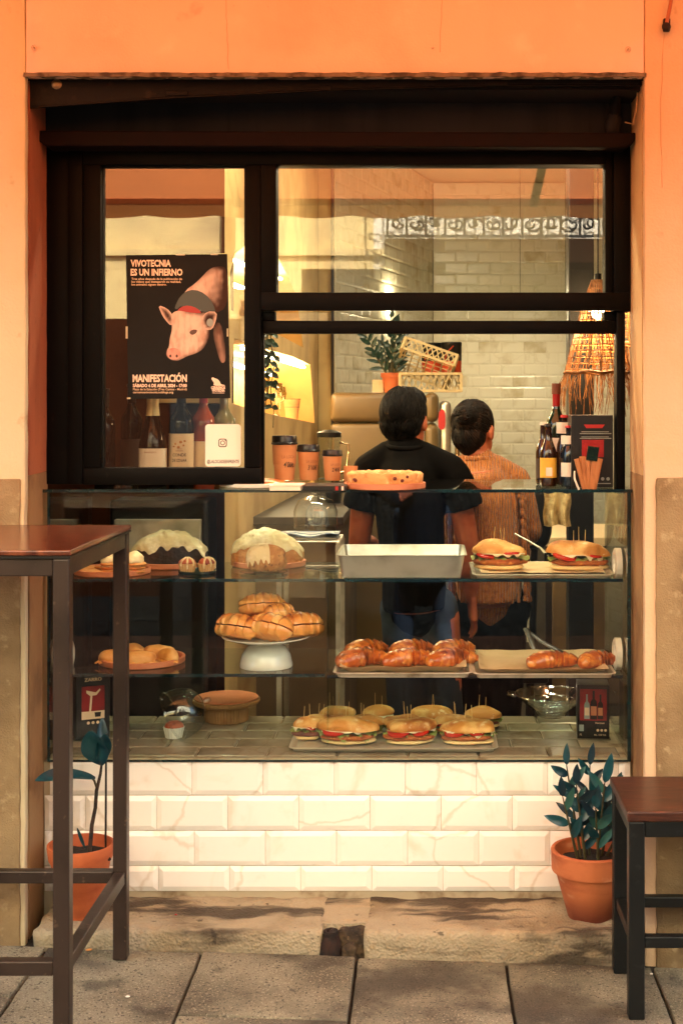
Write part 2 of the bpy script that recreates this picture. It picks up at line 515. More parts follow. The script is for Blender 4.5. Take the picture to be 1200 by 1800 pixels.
# ------------------------------------------------------------------ ground and street
g = MB().box(-60, 60, -80, 60, -.5, -.16).build('street', 'far_ground'); tag(g, 'street ground running past the shop', 'ground', kind='structure')
g = MB().box(-12, 12, -5.0, -2.04, -.3, -.125).build('roadway', 'road_brick'); tag(g, 'reddish brick roadway of the narrow street', 'road', kind='structure')
g = MB().box(-12, 12, -6.4, -5.04, -.3, -.03).build('opposite_pavement', 'granite'); tag(g, 'pavement on the far side of the street', 'pavement', kind='structure')
pv = MB()
pv.add([(-5, -2.0, gz(-5) - .02), (4, -2.0, gz(4) - .02), (4, .25, gz(4) - .02), (-5, .25, gz(-5) - .02), (-5, -2, -.4), (4, -2, -.4), (4, .25, -.4), (-5, .25, -.4)],
       [(0, 1, 2, 3), (0, 4, 5, 1), (1, 5, 6, 2), (2, 6, 7, 3), (3, 7, 4, 0)])
pave = pv.build('pavement', 'mortar'); tag(pave, 'pavement of square stone slabs in front of the shop', 'pavement', kind='structure')
JX = [-2.22, -1.81, -1.403, -.995, -.588, -.181, .211, .594, .985, 1.39, 1.8]
first = {-.588: .37, .211: .37, -.995: .62, -.181: .56, .594: .43, -1.403: .30}
for i in range(len(JX) - 1):
    x0, x1 = JX[i] + .004, JX[i + 1] - .004
    y = -.045 if abs(x0) < 3 else 0
    k = 0
    while y > -1.98:
        ln = first.get(JX[i], .5) if k == 0 else .58
        y1 = max(y - ln, -1.98)
        b = MB()
        dz = RND.uniform(-.002, .002)
        gap = .0035
        if i == 2 and k == 1:
            b.add([], [])
        zs = [gz(x0) + dz, gz(x1) + dz]
        ya, yb = y - gap, y1 + gap
        b.add([(x0, ya, zs[0]), (x1, ya, zs[1]), (x1, yb, zs[1]), (x0, yb, zs[0]), (x0, ya, zs[0] - .05), (x1, ya, zs[1] - .05), (x1, yb, zs[1] - .05), (x0, yb, zs[0] - .05)],
              [(3, 2, 1, 0), (0, 1, 5, 4), (1, 2, 6, 5), (2, 3, 7, 6), (3, 0, 4, 7)])
        b.build('slab', 'slab', pave, smooth=35, bevel=.005, sub=.035, amp=.0018, ns=22)
        y = y1; k += 1
# studded warning paving by the table
for ix in range(7):
    for iy in range(6):
        x, y = -1.22 - ix * .052, -.235 - iy * .052
        MB().blob((x, y, gz(x)), (.016, .016, .007), 10, 6, floor=.001).build('stud', 'mortar', pave, smooth=60)

# ------------------------------------------------------------------ the shop's wall
wall = thing('shop_wall', 'peach painted street wall with a tan rendered foot around the shop opening', 'wall', (0, 0, 0), kind='structure')
OX0, OX1, OZ = -1.066, .582, 2.304
MB().box(OX0 + .0005, OX1 - .0005, 0, .03, OZ, 3.06).build('lintel', 'wall_paint', wall, smooth=40, bevel=.006, sub=.09, amp=.0016, ns=16)
MB().box(-5, OX0, 0, .03, -.2, 3.06).build('pier', 'pier_paint', wall, smooth=40, bevel=.006, sub=.07, amp=.0026, ns=18)
MB().box(OX0 - .004, OX1 + .004, -.003, .028, OZ - .0005, OZ + .011).build('drip_edge', 'plaster_grey', wall, smooth=40, sub=.015, amp=.003, ns=40)
MB().box(OX1, 4.6, 0, .03, -.2, 3.06).build('pier', 'pier_peach', wall, smooth=40, bevel=.006, sub=.08, amp=.0018, ns=16)
MB().box(-5, OX0 - .012, -.009, .006, -.2, 1.232).build('dado', 'dado_render', wall, smooth=40, bevel=.004, sub=.035, amp=.0035, ns=22)
MB().box(OX1 + .030, 4.6, -.010, .006, -.2, 1.236).build('dado', 'dado_render', wall, smooth=40, bevel=.004, sub=.035, amp=.0035, ns=22)
# core of the wall and the jamb linings behind a dark open seam
MB().box(-5, OX0 - .014, .031, .26, -.2, 3.05).build('core', 'crack', wall)
MB().box(OX1 + .012, 4.6, .031, .26, -.2, 3.05).build('core', 'crack', wall)
MB().box(OX0 - .013, OX1 + .011, .031, .26, OZ + .03, 3.05).build('core', 'crack', wall)
MB().prismz([(OX0 - .001, .043), (OX0 - .013, .259), (OX0 - .0139, .259), (OX0 - .0139, .043)], 1.24, OZ).build('jamb', 'jamb_orange', wall, sub=.05, amp=.0015, ns=20, smooth=40)
MB().prismz([(OX0 - .001, .043), (OX0 - .013, .259), (OX0 - .0139, .259), (OX0 - .0139, .043)], -.1, 1.239).build('jamb', 'jamb_low', wall, sub=.05, amp=.0015, ns=20, smooth=40)
MB().box(OX1 + .0005, OX1 + .0119, .045, .259, 1.24, OZ).build('jamb', 'jamb_cream', wall, sub=.05, amp=.0012, ns=20, smooth=40)
MB().box(OX1 + .0005, OX1 + .0119, .045, .259, -.1, 1.239).build('jamb', 'jamb_low', wall, sub=.05, amp=.0012, ns=20, smooth=40)
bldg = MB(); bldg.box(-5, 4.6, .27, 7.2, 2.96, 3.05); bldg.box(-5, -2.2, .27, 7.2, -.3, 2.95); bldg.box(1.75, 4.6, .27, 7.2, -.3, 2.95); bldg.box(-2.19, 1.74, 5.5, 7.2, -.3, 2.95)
b = bldg.build('shop_building', 'plaster_dim'); tag(b, 'single storey shop building behind the painted wall', 'building', kind='structure')
fl = MB().box(-2.19, 1.74, .26, 5.49, -.4, -.2).build('shop_floor', 'floor_in'); tag(fl, 'dark floor inside the shop', 'floor', kind='structure')
ce = MB().box(-2.19, 1.74, .27, 5.49, 2.9, 2.955).build('shop_ceiling', 'ceiling'); tag(ce, 'pale ceiling inside the shop', 'ceiling', kind='structure')

# hairline cracks, fixings and rust on the wall
for i, pts in enumerate([[(398, 0), (399, 60), (402, 122)], [(776, 0), (773, 92)], [(1166, 60), (1160, 180), (1163, 330)]]):
    pp = [P(x, y, 3.6) + Vector((0, -.0004, 0)) for x, y in pts]
    q = []
    for a, bb in zip(pp, pp[1:]):
        for k in range(6):
            v = a.lerp(bb, k / 6); v.x += RND.uniform(-.0015, .0015); q.append(v)
    MB().sweep(q + [pp[-1]], .0006, 4).build('crack', 'crack_line', wall)
for (px, py, r, lab) in [(61, 84, .006, 'rusty wall plug in the peach paint above the corner over the poster'), (760, 86, .004, 'tiny screw hole fixing in the peach paint above the middle of the opening'), (1103, 87, .006, 'round headed screw in the peach paint below the hanging rusty hook')]:
    c = P(px, py, 3.6)
    t = thing('wall_plug', lab, 'wall plug', c, 'fixings in the wall above the opening')
    MB().lathe([(0, -.002), (r * .35, -.004), (r, -.003), (r * 1.25, 0.001)], c, 12, Matrix.Rotation(rad(90), 3, 'X')).build('plug', 'rust', t, smooth=50)
    MB().lathe([(0, 0), (r * .4, 0), (r * .4, .006)], c + Vector((0, -.007, 0)), 8, Matrix.Rotation(rad(-90), 3, 'X')).build('screw_head', 'screw', t, smooth=50)
c = P(1172, 0, 3.58)
t = thing('wall_hook', 'rusty iron hook with a dark knob hanging high on the peach wall', 'hook', P(1170, 40, 3.6))
MB().sweep([P(1182, -30, 3.585), P(1178, 5, 3.578), P(1173, 30, 3.578), P(1170, 44, 3.585)], .005, 8).build('rod', 'jamb_orange', t, smooth=60)
MB().blob(P(1170, 47, 3.578), (.012, .010, .013), 12, 8, .2, 60).build('knob', 'rust', t, smooth=60)
MB().box(P(1164, 0, 3.6).x, P(1176, 0, 3.6).x, -.012, .002, P(0, 56, 3.6).z, P(0, 34, 3.6).z).build('backplate', 'rust', t, bevel=.002)

# ------------------------------------------------------------------ head of the opening
t = thing('head_panel', 'grey stained panel under the lintel above the black window frame', 'panel', (0, .24, 2.2))
MB().box(OX0 - .01, OX1 + .01, .232, .245, 2.19, 2.36).build('panel', 'fascia', t, sub=.1, amp=.002, ns=5, smooth=40)
t = thing('roller_rail', 'black dented metal rail slanting across under the lintel', 'metal rail', (0, .05, 2.29))
pl = [P(x, y, 3.655) for x, y in [(44, 140), (1134, 140), (1134, 151), (900, 154), (570, 160), (300, 173), (44, 190)]]
MB().prism([(v.x, v.z) for v in pl], .045, .07).build('rail', 'old_metal', t, bevel=.002)
MB().box(OX0 - .005, OX1 + .005, .072, .23, 2.285, 2.31).build('soffit', 'crack', t)
MB().sweep([P(52, 189, 3.65), P(310, 171, 3.645), P(575, 158, 3.645), P(890, 150, 3.645), P(1120, 149, 3.645)], .004, 6).build('lip', 'old_metal', t, smooth=60)
MB().lathe([(0, .004), (.008, .004), (.014, 0)], P(100, 148, 3.645), 16, Matrix.Rotation(rad(90), 3, 'X')).build('disc', 'screw', t, smooth=40)
for px, py, w in [(310, 163, 20), (572, 154, 10), (872, 146, 20)]:
    a, bb = P(px - w, py - 4, 3.64), P(px + w, py + 5, 3.64)
    MB().box(a.x, bb.x, a.y, a.y + .02, bb.z, a.z).build('clip', 'old_metal', t, bevel=.002)
t = thing('cable_conduit', 'dirty black pipe end with a loose pale wire in the top corner of the opening', 'conduit', P(1080, 200, 3.78))
MB().sweep([P(1088, 148, 3.72), P(1083, 175, 3.76), P(1080, 200, 3.79)], [.010, .012, .02], 10).build('pipe', 'old_metal', t, smooth=50)
MB().blob(P(1078, 218, 3.79), (.024, .02, .04), 12, 8, .3, 40).build('foam_plug', 'rubber', t, smooth=60)
MB().sweep([P(1120, 150, 3.7), P(1118, 190, 3.7), P(1112, 218, 3.72), P(1098, 215, 3.76)], .002, 6).build('wire', 'jamb_cream', t, smooth=60)
t = thing('window_ledge', 'dark red brown ledge running along the top of the black window', 'ledge', (0, .18, 2.16))
a = P(62, 229, 3.76); bb = P(1117, 259, 3.76)
MB().prism([(a.x, a.z), (bb.x, a.z - .006), (bb.x - .002, a.z - .028), (bb.x - .028, bb.z), (a.x + .028, bb.z + .004), (a.x + .002, a.z - .024)], .16, .26).build('ledge_board', 'ledge', t, bevel=.004)

# ------------------------------------------------------------------ awning above (seen mirrored in the panes)
aw = thing('awning', 'orange cloth awning over the shop opening, seen mirrored in the window panes', 'awning', (-.2, -.7, 2.5))
def awf(u, v):
    return Vector((-2.0 + 3.6 * u, -.03 - 1.37 * v, 2.86 - .595 * v - .03 * math.sin(math.pi * v)))
MB().sheet(awf, 24, 8).build('cloth', 'awning_cloth', aw, smooth=80)
MB().sheet(lambda u, v: Vector((-2.0 + 3.6 * u, -1.412, 2.262 - .058 * v - (.012 * abs(math.sin(u * 40)) if v > .9 else 0))), 160, 2).build('valance', 'valance_cloth', aw, smooth=80)
MB().box(-2.02, 1.62, -1.411, -1.375, 2.245, 2.268).build('front_bar', 'jamb_orange', aw, bevel=.003)
MB().box(-2.02, 1.62, -.06, -.002, 2.862, 2.93).build('wall_bar', 'opp_white', aw, bevel=.003)
for x in (-.77, .44):
    MB().bar((x + .05, -.05, 2.72), (x, -1.38, 2.245), .03, .03).build('arm', 'old_metal', aw, bevel=.003)

# ------------------------------------------------------------------ the house across the street (seen mirrored)
OY = -6.2
op = thing('opposite_house', 'cream house across the narrow street, mirrored in the window glass', 'house', (0, OY - 1, 0))
MB().box(-8, 8, OY - 4, OY, 2.45, 7.5).build('wall', 'opp_white', op)
MB().box(-8, -.95, OY - 4, OY + .01, 2.07, 2.449).build('wall', 'opp_cream', op)
MB().box(-8, -.95, OY - 4, OY + .02, -.1, 2.069).build('dado', 'opp_brown', op)
MB().box(-8, -.4, OY + .003, OY + .012, 2.45, 2.95).build('band', 'opp_cream', op)
MB().box(-.949, 8, OY - 4, OY, -.1, 2.449).build('shopfront', 'granite', op)
MB().box(-1.40, -.75, OY + .021, OY + .09, -.1, 2.2).build('pillar', 'opp_beige', op)
MB().box(-1.95, -1.42, OY + .021, OY + .05, -.1, 2.05).build('door', 'rubber', op, bevel=.01)
MB().box(-8, 8, OY + .013, OY + .05, 2.55, 2.60).build('moulding', 'opp_cream', op)
MB().box(-.1, .55, OY - .02, OY + .03, 3.25, 4.8).build('window', 'frame_black', op)
MB().box(1.3, 1.95, OY - .02, OY + .03, 3.25, 4.8).build('window', 'frame_black', op)
ba = MB().box(-.3, 3.0, OY + .051, OY + .55, 2.44, 2.62).build('balcony', 'opp_brown', op, bevel=.01)  # slab given a dark colour to stand for its shaded underside
rl = MB()
zb, zt = 2.63, 3.5
rl.box(-.3, 3.0, OY + .50, OY + .52, zt, zt + .03); rl.box(-.3, 3.0, OY + .50, OY + .52, zb, zb + .02)
for i in range(23):
    x = -.28 + i * .14
    rl.tube((x, OY + .51, zb), (x, OY + .51, zt), .010, seg=5)
    for j in range(5):
        for sgn in (-1, 1):
            cx, cz = x + .07 + sgn * .02, zb + .1 + j * .17
            ph = RND.uniform(0, 1.2) + (math.pi if (i + j) % 2 else 0); rr_ = RND.choice((.045, .055, .068))
            pts = [(cx + sgn * (rr_ - .006 * k) * math.cos(k * .8 + ph), OY + .51, cz + (rr_ - .006 * k) * math.sin(k * .8 + ph)) for k in range(8)]
            rl.sweep(pts, .0085, 4)
rl.build('railing', 'iron', ba)
MB().bar((-1.5, OY + .06, 2.5), (-1.45, OY + .06, 6.5), .09, .09).build('drainpipe', 'opp_brown', op)
# ------------------------------------------------------------------ black window with a raised sash
win = thing('shop_window', 'black framed shop window with a raised sash over the serving hatch', 'window', (0, .25, 1.2))
WD = 3.85
def fbar(name, x0, y0, x1, y1, d0=3.84, d1=3.91, par=win, mat='frame_black', bev=.002):
    a, b = P(x0, y0, WD), P(x1, y1, WD)
    return MB().box(a.x, b.x, d0 + CY, d1 + CY, b.z, a.z).build(name, mat, par, bevel=bev, smooth=30)
fbar('stile', 78, 257, 121, 851, 3.848)
fbar('stile', 121.6, 260, 147, 851, 3.838)
fbar('stile', 147.6, 291, 178, 822, 3.843)
fbar('rail', 147.6, 260, 1062, 290.5, 3.841)
fbar('rail', 147.6, 822.5, 459, 852, 3.842)
fbar('mullion', 430, 291, 458.4, 822, 3.843)
fbar('mullion', 459, 291, 486, 545, 3.838)
fbar('stile', 1062.6, 260, 1076, 514, 3.846)
fbar('stile', 1076.6, 258, 1106, 548, 3.838)
fbar('stile', 1083, 548.6, 1098, 866, 3.85)
fbar('mullion', 459, 545.6, 462, 852, 3.87, 3.9)
def pane(x0, y0, x1, y1, d, mat='win_glass', par=win, name='pane'):
    a, b = P(x0, y0, WD), P(x1, y1, WD)
    return MB().box(a.x, b.x, d + CY, d + CY + .004, b.z, a.z).build(name, mat, par)
pane(176, 289, 432, 824, 3.872)
pane(484, 289, 1064, 516, 3.872)
for n in (((176, 289), (432, 293.5)), ((176, 289), (179.5, 824)), ((428, 289), (432, 824))):
    fbar('glazing_bead', n[0][0], n[0][1], n[1][0], n[1][1], 3.866, 3.871, mat='rubber', bev=0)
sash = fbar('raised_sash', 459, 514.6, 1104, 546, 3.836, 3.866)
s2 = fbar('lower_rail', 460, 563, 1083, 585.5, 3.868, 3.91, par=sash)
pane(460, 546, 1083, 563, 3.888, par=sash)
fbar('stop_block', 460, 546.5, 482, 562.5, 3.868, 3.91, par=sash)
fbar('stop_block', 1062, 546.5, 1083, 562.5, 3.868, 3.91, par=sash)

# ------------------------------------------------------------------ poster
M('poster_black', lin((10, 8, 8)), .6, layers=[(lin((20, 15, 14)), 12, .5, .75)], bump=[('noise', 9, 1.2)], spec=.25)
M('print_white', lin((250, 222, 200)), .4)
M('print_cream', lin((238, 206, 170)), .4)
M('pig_pink', lin((224, 190, 172)), .5, spec=.2, layers=[(lin((196, 152, 132)), 30, .42, .66, {'st': (1, 1, .5)}), (lin((242, 218, 202)), 44, .52, .7, {'st': (1, 1, .4)})])
M('pig_back', lin((168, 130, 112)), .5, spec=.2, layers=[(lin((96, 66, 54)), 10, .42, .7), (lin((206, 170, 150)), 26, .54, .7, {'st': (1, 1, .4)})])
M('pig_dark', lin((84, 50, 40)), .4, layers=[(lin((44, 26, 22)), 14, .4, .7)])
M('pig_snout', lin((228, 158, 142)), .4, layers=[(lin((204, 124, 110)), 50, .45, .7)], attr=('shade', lin((150, 78, 66)), 0, 1))
M('print_red', lin((168, 36, 34)), .4)
M('print_grey', lin((54, 50, 50)), .3, layers=[(lin((110, 106, 106)), 40, .62, .72, {'st': (1, 1, .4)})])
M('tag_grey', lin((150, 160, 156)), .4)
po = thing('protest_poster', 'black poster with a pink pig taped to the tall left window pane', 'poster', P(312, 700, 3.868))
D = 3.868
def zp(x, y, k=0):
    v = P(60 + x / 2.857, 420 + y / 2.857, D); return Vector((v.x, v.y - .0009 - k * .00025, v.z))
def flat(name, pts, mat, k, par=po):
    pp = [zp(x, y, k) for x, y in pts]
    m = MB(); n = len(pp)
    back = [p + Vector((0, .0002, 0)) for p in pp]
    m.add(pp + back, [tuple(range(n)), tuple(range(2 * n - 1, n - 1, -1))] + [(i, i + n, (i + 1) % n + n, (i + 1) % n) for i in range(n)])
    return m.build(name, mat, par, fix=True)
def smoothpoly(pts, n=3):
    for _ in range(n - 1):
        q = []
        for i in range(len(pts)):
            a, b = pts[i], pts[(i + 1) % len(pts)]
            q += [(a[0] * .75 + b[0] * .25, a[1] * .75 + b[1] * .25), (a[0] * .25 + b[0] * .75, a[1] * .25 + b[1] * .75)]
        pts = q
    return pts
pm = MB()
def pf(u, v):
    a = Vector(zp(462 + 508 * u + 16 * v, 78 + 724 * v - 2 * u + (2 if u > .5 else 0)))
    a.y += .0006 - .0012 * abs(noise.noise(Vector((u * 3, v * 4, 2)))) * 0
    return a
pm.add([zp(462, 82), zp(970, 76), zp(986, 800), zp(474, 804)] + [p + Vector((0, .0006, 0)) for p in (zp(462, 82), zp(970, 76), zp(986, 800), zp(474, 804))], [(0, 1, 2, 3), (7, 6, 5, 4), (0, 4, 5, 1), (1, 5, 6, 2), (2, 6, 7, 3), (3, 7, 4, 0)])
pm.build('sheet', 'poster_black', po, fix=True)
def inside(p, poly):
    r = False; n = len(poly)
    for i in range(n):
        (x1, y1), (x2, y2) = poly[i], poly[(i + 1) % n]
        if (y1 > p[1]) != (y2 > p[1]) and p[0] < (x2 - x1) * (p[1] - y1) / (y2 - y1) + x1: r = not r
    return r
def edge_d(p, poly):
    best = 1e9; n = len(poly)
    for i in range(n):
        a, b = Vector(poly[i]), Vector(poly[(i + 1) % n]); q = Vector(p); ab = b - a
        t_ = max(0, min(1, (q - a).dot(ab) / max(1e-9, ab.dot(ab)))); best = min(best, (q - a - ab * t_).length)
    return best
M('pig_print', lin((236, 206, 188)), .5, spec=.2, layers=[(lin((214, 176, 156)), 60, .45, .65, {'st': (1, 1, .35)})], attr=('shade', lin((58, 32, 24)), .0, 1.0), rnd=False)
M('pig_print_dark', lin((186, 146, 126)), .5, spec=.2, layers=[(lin((140, 100, 82)), 50, .42, .66, {'st': (1, 1, .35)})], attr=('shade', lin((22, 13, 11)), .0, 1.0), rnd=False)
def shaded(name, pts, mat, k, fn, step=9, par=po):
    # a finely meshed piece of the printed photograph, its printed tone stored per vertex
    bm = bmesh.new()
    fs = bm.faces.new([bm.verts.new((x, y, 0)) for x, y in pts])
    xs = [p[0] for p in pts]; ys = [p[1] for p in pts]
    v = min(xs) + step
    while v < max(xs):
        bmesh.ops.bisect_plane(bm, geom=bm.verts[:] + bm.edges[:] + bm.faces[:], plane_co=(v, 0, 0), plane_no=(1, 0, 0)); v += step
    v = min(ys) + step
    while v < max(ys):
        bmesh.ops.bisect_plane(bm, geom=bm.verts[:] + bm.edges[:] + bm.faces[:], plane_co=(0, v, 0), plane_no=(0, 1, 0)); v += step
    bm.verts.ensure_lookup_table(); bm.verts.index_update()
    vv = [(q.co.x, q.co.y) for q in bm.verts]; ff = [tuple(x.index for x in f.verts) for f in bm.faces]; bm.free()
    at = [max(0, min(1, fn(x, y, edge_d((x, y), pts)))) for x, y in vv]
    return MB().add([zp(x, y, k) for x, y in vv], ff).build(name, mat, par, attr=('shade', at))
def nz(x, y, s): return noise.noise(Vector((x / s, y / s, 3.3)))
shaded('pig_body', smoothpoly([(745, 290), (770, 250), (800, 232), (840, 195), (880, 150), (925, 135), (972, 145), (976, 340), (905, 380), (880, 320), (820, 290)]), 'pig_print', 1, lambda x, y, d: .30 + .55 * max(0, 1 - d / 30) + (x - 890) / 150 + (y - 200) / 420 + .15 * nz(x, y, 25))
shaded('pig_leg', smoothpoly([(890, 450), (940, 400), (968, 600), (948, 630), (928, 600)]), 'pig_print_dark', 1, lambda x, y, d: .75 - d / 60 - max(0, y - 560) / 200)
flat('collar', smoothpoly([(705, 345), (735, 285), (780, 255), (835, 260), (885, 300), (912, 355), (905, 370), (850, 368), (800, 345), (740, 335), (715, 356)], 2), 'print_grey', 2)
flat('scarf', smoothpoly([(718, 358), (755, 334), (800, 338), (842, 365), (832, 388), (770, 380), (728, 372)], 2), 'print_red', 3)
shaded('ear', smoothpoly([(624, 332), (668, 348), (695, 378), (702, 410), (690, 440), (658, 405), (640, 375)], 2), 'pig_print', 4, lambda x, y, d: .18 + d / 26 + .2 * nz(x, y, 14))
shaded('pig_head', smoothpoly([(688, 378), (720, 358), (770, 368), (830, 375), (862, 365), (878, 400), (882, 440), (884, 480), (870, 520), (848, 555), (812, 576), (770, 588), (745, 602), (715, 614), (683, 606), (664, 585), (668, 558), (680, 540), (682, 500), (694, 460), (692, 420)]), 'pig_print', 5, lambda x, y, d: .05 + .5 * max(0, 1 - d / 22) * (1 if x > 760 or y > 560 else .45) + max(0, (x - 800) / 190) + .22 * max(0, 1 - abs((x - 752) + (y - 470) * .35) / 30) * (1 if y > 470 else 0) + .12 * nz(x, y, 22) + .10 * nz(x, y * .5, 7))
shaded('ear', smoothpoly([(838, 402), (868, 363), (920, 366), (914, 412), (897, 455), (865, 458), (848, 434)], 2), 'pig_print', 6, lambda x, y, d: .22 + d / 30 + .2 * nz(x, y, 14))
flat('ear_tag', [(884 + 17 * math.cos(a * .4), 420 + 20 * math.sin(a * .4)) for a in range(15)], 'tag_grey', 7)
flat('eye', smoothpoly([(778, 470), (795, 455), (822, 456), (815, 474), (794, 484)], 2), 'pig_dark', 6)
flat('snout', smoothpoly([(668, 585), (672, 556), (700, 545), (732, 556), (740, 585), (722, 606), (690, 606)], 2), 'pig_snout', 7)
for x in (686, 718):
    flat('nostril', [(x + 6 * math.cos(a * .6), 588 + 8 * math.sin(a * .6)) for a in range(10)], 'pig_dark', 8)
def ptext(s, x0, x1, yb, cap, mat='print_white', bold=.02, par=po):
    v0, v1 = zp(x0, yb, 1), zp(x1, yb, 1)
    return text(s, mat, par, v0, v1.x - v0.x, cap / 2.857 * D / F, bold)
ptext('VIVOTECNIA', 486, 688, 138, 33, bold=.036)
ptext('ES UN INFIERNO', 486, 746, 183, 33, bold=.036)
ptext('Tres años después de la publicación de', 490, 744, 206, 11, 'print_cream', .015)
ptext('los vídeos que destaparon su realidad,', 490, 738, 220, 11, 'print_cream', .015)
ptext('los animales siguen dentro.', 490, 666, 234, 11, 'print_cream', .015)
ptext('MANIFESTACIÓN', 496, 768, 717, 36, bold=.036)
ptext('SÁBADO 6 DE ABRIL 2024 - 17:00', 497, 768, 744, 16, bold=.04)
ptext('Plaza de la Estación (Tres Cantos - Madrid)', 498, 768, 760, 11, 'print_cream', .01)
ptext('cerremosvivotecnia.noblogs.org', 498, 700, 775, 11, 'print_cream', .01)
ptext('CERREMOS', 889, 960, 753, 13, bold=.05)
ptext('VIVOTECNIA', 893, 958, 767, 13, bold=.05)
ptext('POR LOS ANIMALES', 896, 956, 776, 5, bold=.02)
flat('rat_emblem', smoothpoly([(890, 700), (898, 694), (908, 700), (922, 704), (934, 718), (938, 730), (958, 734), (958, 738), (900, 738), (905, 722), (896, 712)], 2), 'print_white', 1)
M('tape', lin((190, 180, 150)), .25)
for x, y, w, h in [(466, 470, 10, 60), (476, 800, 18, 9), (735, 80, 45, 6), (905, 78, 35, 6), (972, 470, 8, 40)]:
    flat('tape', [(x - w / 2, y - h / 2), (x + w / 2, y - h / 2), (x + w / 2, y + h / 2), (x - w / 2, y + h / 2)], 'tape', 1)
# ------------------------------------------------------------------ sticker
M('sticker_white', lin((246, 240, 226)), .35)
M('print_black', lin((24, 20, 18)), .4)
stk = thing('window_sticker', 'white rounded sticker with a camera emblem and a handle text low on the pane', 'sticker', P(392, 820, 3.868))
def rrect(x0, y0, x1, y1, r, n=5):
    q = []
    for cx, cy_, a0 in ((x1 - r, y0 + r, -90), (x1 - r, y1 - r, 0), (x0 + r, y1 - r, 90), (x0 + r, y0 + r, 180)):
        for k in range(n + 1):
            a = rad(a0 + 90 * k / n); q.append((cx + r * math.cos(a), cy_ + r * math.sin(a)))
    return q
def spx(x, y): return (x - 60) * 2.857, (y - 420) * 2.857
flat('card', [spx(*p) for p in rrect(361, 745.5, 423.5, 820, 6)], 'sticker_white', 0, stk)
def ring(name, pts_out, pts_in, mat, k, par):
    a = [zp(*spx(*p), k) for p in pts_out]; b = [zp(*spx(*p), k) for p in pts_in]; n = len(a)
    MB().add(a + b, [(i, i + n, (i + 1) % n + n, (i + 1) % n) for i in range(n)]).build(name, mat, par)
ring('camera_emblem', rrect(384, 771, 399, 786, 4), rrect(385.6, 772.6, 397.4, 784.4, 3), 'print_black', 1.5, stk)
ring('lens_emblem', [(391.5 + 4.3 * math.cos(a * .35), 778.5 + 4.3 * math.sin(a * .35)) for a in range(18)], [(391.5 + 2.9 * math.cos(a * .35), 778.5 + 2.9 * math.sin(a * .35)) for a in range(18)], 'print_black', 1.5, stk)
flat('dot_emblem', [spx(396 + .9 * math.cos(a * .7), 774.3 + .9 * math.sin(a * .7)) for a in range(9)], 'print_black', 1.2, stk)
x0, y0 = spx(364, 814); x1, _ = spx(420.5, 814)
ptext('@LALOCADEENFRENTE', x0, x1, y0, 17, 'print_black', .02, stk)

# ------------------------------------------------------------------ tiled counter under the case
cnt = thing('tiled_counter', 'counter front clad in white raised marble effect tiles', 'counter', (-.25, .4, .04))
MB().box(-1.075, .578, .209, .665, -.1, .425).build('carcass', 'grout', cnt)
def tile_mesh(w, h, name='tile', t=.008, bv=.014):
    me = bpy.data.meshes.new(name)
    vs = [(0, 0, 0), (w, 0, 0), (w, 0, h), (0, 0, h), (0, -t * .35, 0), (w, -t * .35, 0), (w, -t * .35, h), (0, -t * .35, h), (bv, -t, bv), (w - bv, -t, bv), (w - bv, -t, h - bv), (bv, -t, h - bv)]
    fs = [(0, 1, 5, 4), (1, 2, 6, 5), (2, 3, 7, 6), (3, 0, 4, 7), (4, 5, 9, 8), (5, 6, 10, 9), (6, 7, 11, 10), (7, 4, 8, 11), (8, 9, 10, 11)]
    me.from_pydata(vs, [], fs)
    return me
def place(me, mat, parent, loc, rot=None, name='tile'):
    if not me.materials: me.materials.append(MATS[mat])
    o = bpy.data.objects.new(name, me); COL.objects.link(o); o.parent = parent
    o.location = Vector(loc) - world_loc(parent)
    if rot is not None: o.rotation_euler = rot
    return o
rows = [(1335, 1398.3, 212), (1399.7, 1460.4, 150), (1461.7, 1522.3, 216), (1523.6, 1567.5, 153)]
tc_ = {}
S0 = 3.8 / F
for (ya, yb, xs) in rows:
    h = (yb - ya) * S0
    k = -2
    while True:
        xa, xb = xs + 125 * k + .35, xs + 125 * (k + 1) - .35
        k += 1
        if xa > 1107: break
        xa, xb = max(xa, 78), min(xb, 1107)
        if xb - xa < 12: continue
        w = round((xb - xa) * S0, 4)
        key = (w, round(h, 4))
        if key not in tc_: tc_[key] = tile_mesh(w, h)
        o = place(tc_[key], 'tile', cnt, ((xa - 748) * S0, .2085, CH - (yb - 705) * S0), (rad(RND.uniform(-.25, .25)), rad(RND.uniform(-.12, .12)), rad(RND.uniform(-.2, .2))))
# ------------------------------------------------------------------ glass display case
CX0, CX1 = -1.061, .571
CZ0, CZ1 = .433, 1.184
case = thing('display_case', 'glass bakery display case with two shelves over a tiled base', 'display case', (-.25, .44, CZ0))
fm = tile_mesh(.1972, .0940, 'tile', .006, .006)
for r in range(5):
    for c in range(-1, 9):
        x = CX0 + .012 + c * .2 + (r % 2) * .1
        if x < CX0 + .004 or x + .2 > CX1 - .004: continue
        place(fm, 'tile_floor', case, (x, .212 + r * .0965, .4345), (rad(-90), 0, 0))
MB().box(CX0 + .004, CX1 - .004, .204, .68, .4262, .4335).build('base_slab', 'grout', case)
def gbox(name, x0, x1, y0, y1, z0, z1, mat, par=case):
    return MB().box(x0, x1, y0, y1, z0, z1).build(name, mat, par)
fp = gbox('front_pane', CX0 + .006, CX1 - .006, .197, .203, CZ0 - .006, CZ1 - .0005, 'case_glass')
gbox('polished_edge', CX0 + .004, CX1 - .004, .1935, .1968, CZ0 - .0065, CZ0 - .001, 'glass_edge', fp)
sp = gbox('side_pane', CX1 - .0055, CX1 + .0005, .2035, .68, CZ0, CZ1 - .0005, 'case_glass')
gbox('polished_edge', CX1 - .0055, CX1 + .0045, .194, .2033, CZ0 - .006, CZ1 - .0006, 'glass_edge', sp)
